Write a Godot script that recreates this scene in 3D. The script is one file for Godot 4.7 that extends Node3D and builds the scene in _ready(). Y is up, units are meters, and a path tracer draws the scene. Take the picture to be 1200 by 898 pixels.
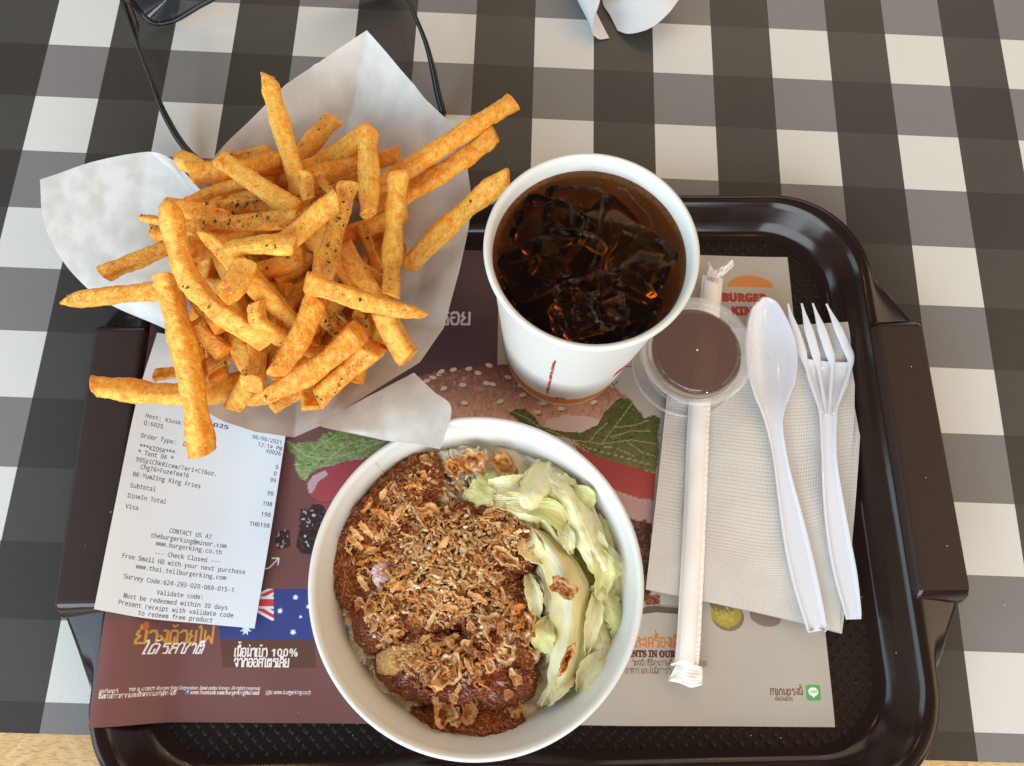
extends Node3D
# A fast-food tray on a gingham table, seen from above: seasoned fries in paper, a rice bowl, iced cola, sauce, cutlery.

var rng := RandomNumberGenerator.new()
var nz := FastNoiseLite.new()
var nz2 := FastNoiseLite.new()
var cells := FastNoiseLite.new()
var M := {}
var fonts := {}
const TRAY_TURN := 0.0489
const TRAY_AT := Vector3(-0.003, 0.0, 0.032)

func _ready() -> void:
	rng.seed = 7
	nz.seed = 11; nz.noise_type = FastNoiseLite.TYPE_SIMPLEX; nz.frequency = 1.0; nz.fractal_type = FastNoiseLite.FRACTAL_NONE
	nz2.seed = 5; nz2.noise_type = FastNoiseLite.TYPE_SIMPLEX; nz2.frequency = 1.0; nz2.fractal_octaves = 3
	cells.seed = 9; cells.noise_type = FastNoiseLite.TYPE_CELLULAR; cells.frequency = 1.0; cells.fractal_type = FastNoiseLite.FRACTAL_NONE; cells.cellular_return_type = FastNoiseLite.RETURN_DISTANCE
	var cam := Camera3D.new(); cam.name = "camera"
	cam.fov = 53.03; cam.near = 0.02; cam.far = 20.0
	cam.transform = Transform3D(Vector3(0.999088, 0.026907, -0.033148), Vector3(-0.039461, 0.285576, -0.957543), Vector3(-0.016298, 0.957977, 0.286377), Vector3(-0.01377, 0.40742, 0.10283))
	add_child(cam)
	var we := WorldEnvironment.new(); we.name = "world_environment"
	var env := Environment.new()
	env.background_mode = Environment.BG_COLOR
	env.background_color = Color(0.5, 0.5, 0.5).linear_to_srgb()
	env.background_energy_multiplier = 0.2
	env.tonemap_mode = Environment.TONE_MAPPER_LINEAR
	env.tonemap_exposure = 1.0
	env.sdfgi_enabled = true; env.ssao_enabled = true; env.ssil_enabled = true
	we.environment = env
	add_child(we)
	# daylight from a shop window behind the eater, low and wide, and from another on the left
	area("front_window_light", Vector3(-0.35, 0.80, 1.70), Vector3(-0.02, 0.03, 0.05), Vector2(2.4, 1.2), Color(0.93, 0.975, 1.0), 6.7)
	area("left_window_light", Vector3(-1.9, 0.95, 0.25), Vector3(-0.1, 0.03, 0.0), Vector2(1.8, 1.2), Color(0.82, 0.93, 1.0), 3.1)
	# the warm lit room: walls on the right and at the back
	area("right_room_light", Vector3(1.9, 1.05, 0.0), Vector3(0.1, 0.03, 0.0), Vector2(2.2, 1.3), Color(1.0, 0.89, 0.75), 2.4)
	area("back_room_light", Vector3(0.3, 1.25, -1.9), Vector3(0.0, 0.03, -0.1), Vector2(2.4, 1.2), Color(1.0, 0.92, 0.82), 1.9)
	# warm lamps in its ceiling
	for p in [V(1250, 2000, -150), V(-800, 2100, -1000), V(1000, 2100, 500), V(1700, 1900, 300), V(-150, 2200, -1900), V(810, 2000, -2070)]:
		area("ceiling_lamp_light", p, Vector3(p.x, 0, p.z - 0.001), Vector2(0.04, 0.04), Color(1.0, 0.78, 0.52), 0.22)
	materials()
	setting()
	tray()
	placemat()
	receipt()
	fry_paper()
	fries()
	drink()
	napkin()
	straw()
	sauce()
	spoon()
	fork()
	rice_bowl()
	sunglasses()
	curled_receipt()
	specks()

# ---------------------------------------------------------------- helpers
func V(x: float, y: float, z: float) -> Vector3: return Vector3(x, y, z) * 0.001

func area(called: String, at: Vector3, to: Vector3, size: Vector2, c: Color, e: float) -> void:
	var l := AreaLight3D.new(); l.name = called
	l.area_size = size; l.light_color = c; l.light_energy = e; l.shadow_enabled = true
	l.area_range = 8.0; l.area_attenuation = 2.0
	add_child(l, true)
	l.look_at_from_position(at, to, Vector3.UP if absf((to - at).normalized().y) < 0.98 else Vector3.FORWARD)

func lin(r: float, g: float, b: float) -> Color: return Color(r, g, b).linear_to_srgb()

func mat(c: Color, rough := 0.5, spec := 0.5) -> StandardMaterial3D:
	var m := StandardMaterial3D.new()
	m.albedo_color = c.linear_to_srgb(); m.roughness = rough; m.metallic_specular = spec
	return m

func vmat(rough := 0.6, spec := 0.4) -> StandardMaterial3D:
	var m := mat(Color(1, 1, 1), rough, spec)
	m.vertex_color_use_as_albedo = true
	return m

func tri(m: StandardMaterial3D, scale: float, world := false) -> StandardMaterial3D:
	m.uv1_triplanar = true; m.uv1_world_triplanar = world; m.uv1_scale = Vector3.ONE * scale
	return m

func noise_tex(f: float, seed_: int, size := 256, cell := false, octaves := 4) -> NoiseTexture2D:
	var n := FastNoiseLite.new(); n.seed = seed_; n.frequency = f; n.fractal_octaves = octaves
	n.noise_type = FastNoiseLite.TYPE_CELLULAR if cell else FastNoiseLite.TYPE_SIMPLEX_SMOOTH
	var t := NoiseTexture2D.new(); t.width = size; t.height = size; t.seamless = true; t.noise = n
	return t

func tag(o: Node, label: String, category := "", group := "", kind := "") -> Node:
	if label: o.set_meta("label", label)
	if category: o.set_meta("category", category)
	if group: o.set_meta("group", group)
	if kind: o.set_meta("kind", kind)
	return o

func thing(called: String, label: String, category: String, at := Vector3.ZERO, group := "") -> Node3D:
	var o := Node3D.new(); o.name = called; o.position = at
	add_child(o, true)
	return tag(o, label, category, group)

func put(called: String, mesh: Mesh, m: Material, parent: Node = null) -> MeshInstance3D:
	var o := MeshInstance3D.new(); o.name = called; o.mesh = mesh; o.material_override = m
	if parent: parent.add_child(o, true)
	else: add_child(o, true)
	return o

func numbers(a: Array) -> PackedVector3Array:
	var out := PackedVector3Array()
	for i in range(0, a.size(), 3): out.append(Vector3(a[i], a[i + 1], a[i + 2]) * 0.001)
	return out

func rows(a: Array) -> Array:
	var out := []
	for r in a: out.append(numbers(r))
	return out

func flat(a: Array) -> PackedVector2Array:
	var out := PackedVector2Array()
	for i in range(0, a.size(), 2): out.append(Vector2(a[i], a[i + 1]))
	return out

func curve(p: PackedVector3Array, t: float) -> Vector3:
	var n := p.size()
	var i := clampi(int(floor(t)), 0, n - 2)
	var u := t - i
	var p1 := p[i]; var p2 := p[i + 1]
	var p0 := p[i - 1] if i > 0 else p1 * 2.0 - p2
	var p3 := p[i + 2] if i + 2 < n else p2 * 2.0 - p1
	return 0.5 * (2.0 * p1 + (p2 - p0) * u + (2.0 * p0 - 5.0 * p1 + 4.0 * p2 - p3) * u * u + (3.0 * p1 - p0 - 3.0 * p2 + p3) * u * u * u)

func patch(ctrl: Array, nu: int, nv: int) -> Array:
	# control rows of points -> a fine grid of nv rows with nu points each
	var out := []
	for j in nv:
		var across := PackedVector3Array()
		var tv := float(j) / (nv - 1)
		var w: int = ctrl[0].size()
		for k in w:
			var down := PackedVector3Array()
			for r in ctrl: down.append(r[k])
			across.append(curve(down, tv * (ctrl.size() - 1)))
		var line := PackedVector3Array()
		for i in nu: line.append(curve(across, float(i) / (nu - 1) * (w - 1)))
		out.append(line)
	return out

func finish(v: PackedVector3Array, idx: PackedInt32Array, uv: PackedVector2Array, col: PackedColorArray) -> ArrayMesh:
	var n := PackedVector3Array(); n.resize(v.size())
	for i in range(0, idx.size(), 3):
		var a := idx[i]; var b := idx[i + 1]; var c := idx[i + 2]
		var f := (v[c] - v[a]).cross(v[b] - v[a])
		n[a] += f; n[b] += f; n[c] += f
	for i in n.size(): n[i] = n[i].normalized() if n[i].length_squared() > 0.0 else Vector3.UP
	var arr := []; arr.resize(Mesh.ARRAY_MAX)
	arr[Mesh.ARRAY_VERTEX] = v; arr[Mesh.ARRAY_NORMAL] = n; arr[Mesh.ARRAY_INDEX] = idx
	if uv.size() == v.size(): arr[Mesh.ARRAY_TEX_UV] = uv
	if col.size() == v.size(): arr[Mesh.ARRAY_COLOR] = col
	var m := ArrayMesh.new(); m.add_surface_from_arrays(Mesh.PRIMITIVE_TRIANGLES, arr)
	return m

func grid_index(nu: int, nv: int, first: int, idx: PackedInt32Array, closed: bool, turned := false) -> void:
	for j in nv - 1:
		for i in (nu if closed else nu - 1):
			var a := first + j * nu + i
			var b := first + j * nu + (i + 1) % nu
			var c := a + nu; var d := b + nu
			if turned: idx.append_array(PackedInt32Array([a, c, b, b, c, d]))
			else: idx.append_array(PackedInt32Array([a, b, c, b, d, c]))

func surf(g: Array, closed := false, col := PackedColorArray(), turned := false) -> ArrayMesh:
	var v := PackedVector3Array(); var uv := PackedVector2Array(); var idx := PackedInt32Array()
	var nu: int = g[0].size(); var nv := g.size()
	for j in nv:
		v.append_array(g[j])
		for i in nu: uv.append(Vector2(float(i) / (nu if closed else nu - 1), float(j) / (nv - 1)))
	grid_index(nu, nv, 0, idx, closed, turned)
	return finish(v, idx, uv, col)

func grid_normals(g: Array) -> Array:
	var out := []
	var nv := g.size(); var nu: int = g[0].size()
	for j in nv:
		var line := PackedVector3Array()
		for i in nu:
			var du: Vector3 = g[j][mini(i + 1, nu - 1)] - g[j][maxi(i - 1, 0)]
			var dv: Vector3 = g[mini(j + 1, nv - 1)][i] - g[maxi(j - 1, 0)][i]
			var n := dv.cross(du)
			line.append(n.normalized() if n.length_squared() > 0.0 else Vector3.UP)
		out.append(line)
	return out

func sheet(g: Array, thick: float, col := PackedColorArray()) -> ArrayMesh:
	# rows run towards the viewer, points to the right: the top face looks up; the lower face lies THICK under it, with edges closed
	var nv := g.size(); var nu: int = g[0].size()
	var gn := grid_normals(g)
	var v := PackedVector3Array(); var uv := PackedVector2Array(); var idx := PackedInt32Array(); var c2 := PackedColorArray()
	for side in 2:
		for j in nv:
			for i in nu:
				v.append(g[j][i] - gn[j][i] * thick * side)
				uv.append(Vector2(float(i) / (nu - 1), float(j) / (nv - 1)))
		c2.append_array(col)
	grid_index(nu, nv, 0, idx, false)
	grid_index(nu, nv, nu * nv, idx, false, true)
	var ring := PackedInt32Array()
	for i in nu: ring.append(i)
	for j in range(1, nv): ring.append(j * nu + nu - 1)
	for i in range(nu - 2, -1, -1): ring.append((nv - 1) * nu + i)
	for j in range(nv - 2, 0, -1): ring.append(j * nu)
	for k in ring.size():
		for w in [ring[k], ring[k] + nu * nv]:
			v.append(v[w]); uv.append(uv[w])
			if c2.size(): c2.append(c2[w])
	var s := nu * nv * 2; var rn := ring.size()
	for k in rn:
		var a := s + k * 2; var b := s + ((k + 1) % rn) * 2
		idx.append_array(PackedInt32Array([a, a + 1, b, b, a + 1, b + 1]))
	return finish(v, idx, uv, c2)

func lathe(p: Array, n: int, wob := 0.0) -> ArrayMesh:
	# profile of (radius, height) pairs, from the outside foot over the rim to the inside
	var g := []
	for q in p:
		var line := PackedVector3Array()
		for i in n + 1:
			var a := TAU * i / n
			var r: float = q[0] * (1.0 + wob * sin(a * 2.0 + 0.7))
			line.append(Vector3(cos(a) * r, q[1], sin(a) * r))
		g.append(line)
	return surf(g, false)

func tube(path: PackedVector3Array, radii: Array, seg: int, squash := 1.0, col := PackedColorArray()) -> ArrayMesh:
	var g := []
	var side := Vector3.ZERO
	var n := path.size()
	for j in n:
		var t := (path[mini(j + 1, n - 1)] - path[maxi(j - 1, 0)]).normalized()
		if side == Vector3.ZERO: side = t.cross(Vector3.UP if absf(t.y) < 0.9 else Vector3.RIGHT).normalized()
		side = (side - t * side.dot(t)).normalized()
		var up := side.cross(t).normalized()
		var r: float = radii[j] if radii.size() > 1 else radii[0]
		var line := PackedVector3Array()
		for i in seg:
			var a := TAU * i / seg
			line.append(path[j] + side * cos(a) * r + up * sin(a) * r * squash)
		g.append(line)
	var c0 := PackedVector3Array(); var c1 := PackedVector3Array()
	for i in seg: c0.append(path[0]); c1.append(path[n - 1])
	g.push_front(c0); g.push_back(c1)
	return surf(g, true)

func fine(p: PackedVector3Array, n: int) -> PackedVector3Array:
	var out := PackedVector3Array()
	for i in n: out.append(curve(p, float(i) / (n - 1) * (p.size() - 1)))
	return out

func box_mesh(x: float, y: float, z: float) -> BoxMesh:
	var b := BoxMesh.new(); b.size = Vector3(x, y, z); return b

func blob(r: Vector3, rough: float, freq: float, seed_: float, c1: Color, c2: Color, c3: Color, nu := 72, nv := 44, fineness := 1.0) -> ArrayMesh:
	# a lumpy, crusty body: an ellipsoid pushed in and out by noise at several scales
	var g := []; var col := PackedColorArray()
	for j in nv:
		var th := PI * j / (nv - 1)
		var line := PackedVector3Array()
		for i in nu:
			var ph := TAU * i / nu
			var d := Vector3(cos(th), sin(th) * cos(ph), sin(th) * sin(ph))
			var sq := Vector3(signf(d.x) * pow(absf(d.x), 0.8), signf(d.y) * pow(absf(d.y), 0.8), signf(d.z) * pow(absf(d.z), 0.8))
			var p := sq * r
			var q := p * freq + Vector3.ONE * seed_
			var a := nz.get_noise_3dv(q); var b := 1.0 - 2.0 * absf(nz.get_noise_3dv(q * 2.3)); var c := nz.get_noise_3dv(q * 5.5)
			var e := nz.get_noise_3dv(q * 12.0)
			var gcell := cells.get_noise_3dv(q * 4.6)
			var gfine := cells.get_noise_3dv(q * 9.5)
			p += d * rough * (a * 0.8 + b * 0.12 + (c * 0.3 - gcell * 0.62 - gfine * 0.30) * fineness)
			line.append(p)
			var k := clampf(0.35 + a * 0.45 + c * 0.3 + (gcell + 0.5) * 0.7, 0.0, 1.0)
			var cc := c1.lerp(c2, k)
			if e + c * 0.6 - gcell * 0.5 > 0.62: cc = cc.lerp(c3, 0.75)
			col.append(cc)
		g.append(line)
	return surf(g, true, col, false)

# ---------------------------------------------------------------- drawing print into images
func fill_poly(im: Image, loops: Array, c: Color, c_end = null, y_from := 0.0, y_to := 1.0) -> void:
	var lo := 1e9; var hi := -1e9
	for l in loops:
		for p in l: lo = minf(lo, p.y); hi = maxf(hi, p.y)
	var w := im.get_width(); var h := im.get_height()
	for y in range(maxi(0, int(floor(lo))), mini(h, int(ceil(hi)) + 1)):
		var yy := y + 0.5
		var xs := []
		for l in loops:
			var n: int = l.size()
			for i in n:
				var a: Vector2 = l[i]; var b: Vector2 = l[(i + 1) % n]
				if (a.y <= yy) != (b.y <= yy): xs.append(a.x + (yy - a.y) / (b.y - a.y) * (b.x - a.x))
		xs.sort()
		var cc := c
		if c_end != null: cc = c.lerp(c_end, clampf((yy - y_from) / (y_to - y_from), 0.0, 1.0))
		for k in range(0, xs.size() - 1, 2):
			var x0 := maxi(0, int(round(xs[k]))); var x1 := mini(w, int(round(xs[k + 1])))
			if x1 > x0: im.fill_rect(Rect2i(x0, y, x1 - x0, 1), cc)

func disc(im: Image, p: Vector2, rx: float, ry: float, c: Color, turn := 0.0) -> void:
	var l := PackedVector2Array()
	for i in 20: l.append(p + Vector2(cos(TAU * i / 20) * rx, sin(TAU * i / 20) * ry).rotated(turn))
	fill_poly(im, [l], c)

func stroke(im: Image, l: PackedVector2Array, wide: float, c: Color) -> void:
	for i in l.size() - 1:
		var d := (l[i + 1] - l[i]).normalized() * wide * 0.5
		var n := Vector2(-d.y, d.x)
		fill_poly(im, [PackedVector2Array([l[i] + n, l[i + 1] + n, l[i + 1] - n, l[i] - n])], c)
	for p in l: disc(im, p, wide * 0.5, wide * 0.5, c)

func font(called: String, weight := 400) -> Font:
	var key := called + str(weight)
	if not fonts.has(key):
		var f := SystemFont.new(); f.font_names = [called]; f.font_weight = weight
		fonts[key] = f
	return fonts[key]

func text(im: Image, s: String, f: Font, at: Vector2, em: float, c: Color, squeeze := 1.0, turn := 0.0, bold := 0.0, slant := 0.0) -> float:
	# writes S with its baseline starting at AT (pixels); EM is the font size in pixels
	var ts := TextServerManager.get_primary_interface()
	var rid: RID = f.get_rids()[0]
	var x := 0.0
	var k := em / 64.0
	for ch in s:
		var gi := ts.font_get_glyph_index(rid, 64, ch.unicode_at(0), 0)
		var d := ts.font_get_glyph_contours(rid, 64, gi)
		var loops := []
		var first := 0
		if d.has("points"):
			for e in d.contours:
				var l := PackedVector2Array()
				for i in range(first, e + 1):
					var p: Vector3 = d.points[i]
					l.append(at + Vector2((x + p.x - p.y * slant) * k * squeeze, p.y * k).rotated(turn))
				first = e + 1
				loops.append(l)
			fill_poly(im, loops, c)
			if bold > 0.0:
				for l in loops:
					var m: PackedVector2Array = l.duplicate(); m.append(l[0])
					stroke(im, m, bold, c)
		x += ts.font_get_glyph_advance(rid, 64, gi).x
	return x * k * squeeze

const THAI := {
	"ก": "0a 05 24 13 43 55 5a", "ข": "03 13 1a 5a 53", "ค": "0a 04 13 43 54 5a|0a 27 37", "ง": "23 43 4a 06", "จ": "05 13 43 54 59 4a 27", "ช": "03 13 1a 4a 46 63", "ด": "0a 04 13 43 54 5a|0a 3a 37", "ต": "0a 04 13 25 43 54 5a|0a 3a 37",
	"ถ": "05 13 43 54 5a|15 17 3a", "ท": "03 13 1a|16 33 53 5a", "น": "03 13 1a 58|53 5a", "บ": "03 13 1a 5a 53", "ป": "03 13 1a 5a 50", "พ": "03 0a 36 6a 63", "ฟ": "03 0a 36 6a 60", "ภ": "0a 1a 16 05 13 43 54 5a", "ม": "03 13 1a|0a 58|53 5a",
	"ย": "13 05 26 08 0a 5a 53", "ร": "53 13 15 45 57 5a 3a", "ล": "05 13 43 54 5a|56 16 08 0a 1a", "ว": "04 13 43 55 5a 3a", "ส": "05 13 43 54 5a|56 16 08 0a 1a|54 72", "ห": "03 13 1a|17 33 53 56 5a", "อ": "04 13 43 55 58 4a 1a 08 06 26", "ณ": "05 13 3a|53 5a 7a|58 7a",
	"ะ": "04 25 34|08 29 38", "า": "04 13 33 45 4a", "ๆ": "05 13 33 45 4a", "เ": "03 0a 1a", "แ": "03 0a 1a|33 3a 4a", "ไ": "01 10 22 2a 3a", "ใ": "11 00 22 2a 3a"}
const ABOVE := {"ั": "00 11 30 30", "ิ": "02 11 41 42 02", "ี": "02 11 41 42 02|42 40", "ึ": "02 11 41 42 02|51 40", "ื": "02 11 41 42 02|42 40|30 31", "่": "20 22", "้": "10 21 40", "์": "11 30 41", "ำ": "20 31 20"}
const BELOW := {"ุ": "3b 3d", "ู": "1b 1d 3d 3b"}

func glyph(im: Image, code: String, at: Vector2, u: float, wide: float, c: Color, slant: float, squeeze: float) -> float:
	var far := 0.0
	for part in code.split("|"):
		var l := PackedVector2Array()
		for q in part.split(" "):
			var p := Vector2(q[0].hex_to_int(), q[1].hex_to_int())
			far = maxf(far, p.x)
			l.append(at + Vector2((p.x + (10.0 - p.y) * slant) * squeeze, p.y - 10.0) * u)
		stroke(im, l, wide, c)
	return far

func thai(im: Image, s: String, at: Vector2, high: float, wide: float, c: Color, squeeze := 1.0, slant := 0.0) -> float:
	# loopless Thai letters as strokes; HIGH: pixels from baseline to the top of a letter
	var u := high / 7.0
	var x := 0.0; var last := 0.0; var raised := false
	var latin := font("Droid Sans", 700)
	for ch in s:
		if THAI.has(ch):
			last = x
			x += glyph(im, THAI[ch], at + Vector2(x * u * squeeze, 0), u, wide, c, slant, squeeze) + 2.0
			raised = false
		elif ABOVE.has(ch):
			glyph(im, ABOVE[ch], at + Vector2(last * u * squeeze, (-2.6 if raised else -0.2) * u), u, wide * 0.8, c, slant, squeeze)
			raised = true
			if ch == "ำ":
				x += glyph(im, THAI["า"], at + Vector2(x * u * squeeze, 0), u, wide, c, slant, squeeze) + 2.0
				raised = false
		elif BELOW.has(ch): glyph(im, BELOW[ch], at + Vector2(last * u * squeeze, 0), u, wide * 0.8, c, slant, squeeze)
		elif ch == " ": x += 3.5
		else: x += text(im, ch, latin, at + Vector2(x * u * squeeze, 0), high * 1.38, c, 1.0) / u / squeeze + 0.4
	return x * u * squeeze

func image(w: int, h: int, c: Color) -> Image:
	var im := Image.create_empty(w, h, false, Image.FORMAT_RGB8)
	im.fill(c)
	return im

func tex(im: Image) -> ImageTexture: return ImageTexture.create_from_image(im)

# ---------------------------------------------------------------- materials
func materials() -> void:
	var fibre := noise_tex(0.06, 3, 256, false, 5)
	var paper := mat(Color(0.75, 0.745, 0.73), 0.62, 0.35)
	paper.backlight_enabled = true; paper.backlight = Color(0.30, 0.30, 0.29).linear_to_srgb()
	paper.heightmap_enabled = false
	paper.normal_enabled = true
	var nt := noise_tex(0.02, 8, 256, false, 5); nt.as_normal_map = true; nt.bump_strength = 3.0
	paper.normal_texture = nt; paper.normal_scale = 0.10
	var mot := noise_tex(0.018, 21, 256, false, 5)
	var ramp := Gradient.new(); ramp.colors = PackedColorArray([Color(0.93, 0.93, 0.925), Color(1, 1, 1)]); ramp.offsets = PackedFloat32Array([0.25, 0.7])
	mot.color_ramp = ramp
	paper.albedo_texture = mot
	M.paper = tri(paper, 14.0, true)
	M.board = tri(mat(Color(0.68, 0.67, 0.63), 0.38, 0.45), 20.0)
	M.board.normal_enabled = true
	var nb := noise_tex(0.03, 9, 256, false, 4); nb.as_normal_map = true; nb.bump_strength = 2.0
	M.board.normal_texture = nb; M.board.normal_scale = 0.12
	M.tray = tri(mat(Color(0.0175, 0.0090, 0.0068), 0.17, 0.42), 60.0)
	var nt2 := noise_tex(0.05, 10, 256, false, 5); nt2.as_normal_map = true; nt2.bump_strength = 2.0
	M.tray.normal_enabled = true; M.tray.normal_texture = nt2; M.tray.normal_scale = 0.05
	M.tray_floor = mat(Color(0.0115, 0.0062, 0.0050), 0.40, 0.32)
	M.tray_matte = tri(mat(Color(0.026, 0.0125, 0.009), 0.6, 0.4), 90.0)
	M.tray_matte.normal_enabled = true; M.tray_matte.normal_texture = nt2; M.tray_matte.normal_scale = 0.45
	var white := mat(Color(0.82, 0.82, 0.89), 0.14, 0.5)
	white.subsurf_scatter_enabled = true; white.subsurf_scatter_strength = 0.1
	white.backlight_enabled = true; white.backlight = Color(0.35, 0.35, 0.38).linear_to_srgb()
	M.cutlery = white
	M.clear = mat(Color(0.9, 0.9, 0.9), 0.04, 0.5)
	M.clear.transparency = BaseMaterial3D.TRANSPARENCY_ALPHA; M.clear.albedo_color.a = 0.05
	M.frosted = mat(Color(0.86, 0.86, 0.86), 0.2, 0.5)
	M.frosted.transparency = BaseMaterial3D.TRANSPARENCY_ALPHA; M.frosted.albedo_color.a = 0.17
	M.black = mat(Color(0.006, 0.006, 0.007), 0.35, 0.5)

# ---------------------------------------------------------------- setting
func setting() -> void:
	var t := thing("dining_table", "table top of pale wood showing as a strip under the gingham sheet", "table", Vector3(0, -0.03, 0))
	var im := image(512, 512, Color(0.8, 0.6, 0.35))
	for y in 512:
		for x in 512:
			var g := 0.5 + 0.5 * nz2.get_noise_2d(x * 0.006 + 3.0, y * 0.055 + 2.5 * nz.get_noise_2d(x * 0.004, y * 0.004))
			var f := nz.get_noise_2d(x * 0.035, y * 0.4 + 90.0)
			var c := Color(0.55, 0.34, 0.15).lerp(Color(0.70, 0.49, 0.25), g)
			if f > 0.62: c = c.lerp(Color(0.30, 0.17, 0.07), 0.55)
			im.set_pixel(x, y, c.linear_to_srgb())
	var wood := mat(Color(1, 1, 1), 0.42, 0.45); wood.albedo_texture = tex(im)
	wood.uv1_triplanar = true; wood.uv1_scale = Vector3(6, 6, 6)
	var b := put("wood_top", box_mesh(1.3, 0.0592, 1.0), wood, t)
	b.position = Vector3(0, 0.0, -0.1)
	var s := 0.076
	var g2 := image(512, 512, lin(0.62, 0.62, 0.60))
	g2.fill_rect(Rect2i(256, 0, 256, 512), lin(0.063, 0.059, 0.054))
	g2.fill_rect(Rect2i(0, 256, 256, 256), lin(0.190, 0.182, 0.184))
	g2.fill_rect(Rect2i(256, 256, 256, 256), lin(0.042, 0.038, 0.034))
	for i in 9000:
		var x := rng.randi_range(0, 511); var y := rng.randi_range(0, 511)
		var c := g2.get_pixel(x, y)
		g2.set_pixel(x, y, c.lerp(Color.WHITE if rng.randf() < 0.6 else Color.BLACK, 0.05))
	var gm := mat(Color(1, 1, 1), 0.4, 0.38); gm.albedo_texture = tex(g2)
	var gn := noise_tex(0.35, 33, 256, false, 2); gn.as_normal_map = true; gn.bump_strength = 2.0
	gm.normal_enabled = true; gm.normal_texture = gn; gm.normal_scale = 0.12
	gm.uv1_scale = Vector3(1, 1, 1)
	var st := SurfaceTool.new(); st.begin(Mesh.PRIMITIVE_TRIANGLES)
	# the sheet's near edge runs from (-0.65, 0.166) to (0.65, 0.165)
	var p := [Vector2(-0.64, -0.58), Vector2(0.64, -0.58), Vector2(0.64, 0.1645), Vector2(-0.64, 0.1668)]
	for k in [0, 1, 2, 0, 2, 3]:
		st.set_uv(Vector2(p[k].x / s + 4.0, p[k].y / s + 3.5)); st.set_normal(Vector3.UP); st.add_vertex(Vector3(p[k].x, 0.0, p[k].y))
	for k in 4:
		var a: Vector2 = p[k]; var c: Vector2 = p[(k + 1) % 4]
		for q in [[a, 0.0], [a, -0.0007], [c, 0.0], [c, 0.0], [a, -0.0007], [c, -0.0007]]:
			var v: Vector2 = q[0]
			st.set_uv(Vector2(v.x / s + 4.0, v.y / s + 3.5)); st.set_normal(Vector3((c - a).y, 0, -(c - a).x).normalized()); st.add_vertex(Vector3(v.x, q[1], v.y))
	tag(put("gingham_sheet", st.commit(), gm), "black, grey and white gingham sheet covering the table top", "tablecloth")

# ---------------------------------------------------------------- tray
func box_reach(d: Vector2, a: float, b: float, r: float) -> float:
	var lo := 0.0; var hi := 0.5
	for k in 22:
		var m := (lo + hi) * 0.5
		var q := (d * m).abs() - Vector2(a - r, b - r)
		var dist := Vector2(maxf(q.x, 0), maxf(q.y, 0)).length() + minf(maxf(q.x, q.y), 0.0) - r
		if dist < 0.0: lo = m
		else: hi = m
	return lo

func poly_reach(d: Vector2, p: PackedVector2Array) -> float:
	for i in p.size():
		var hit = Geometry2D.segment_intersects_segment(Vector2.ZERO, d * 0.6, p[i], p[(i + 1) % p.size()])
		if hit != null: return hit.length()
	return 0.2

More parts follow.
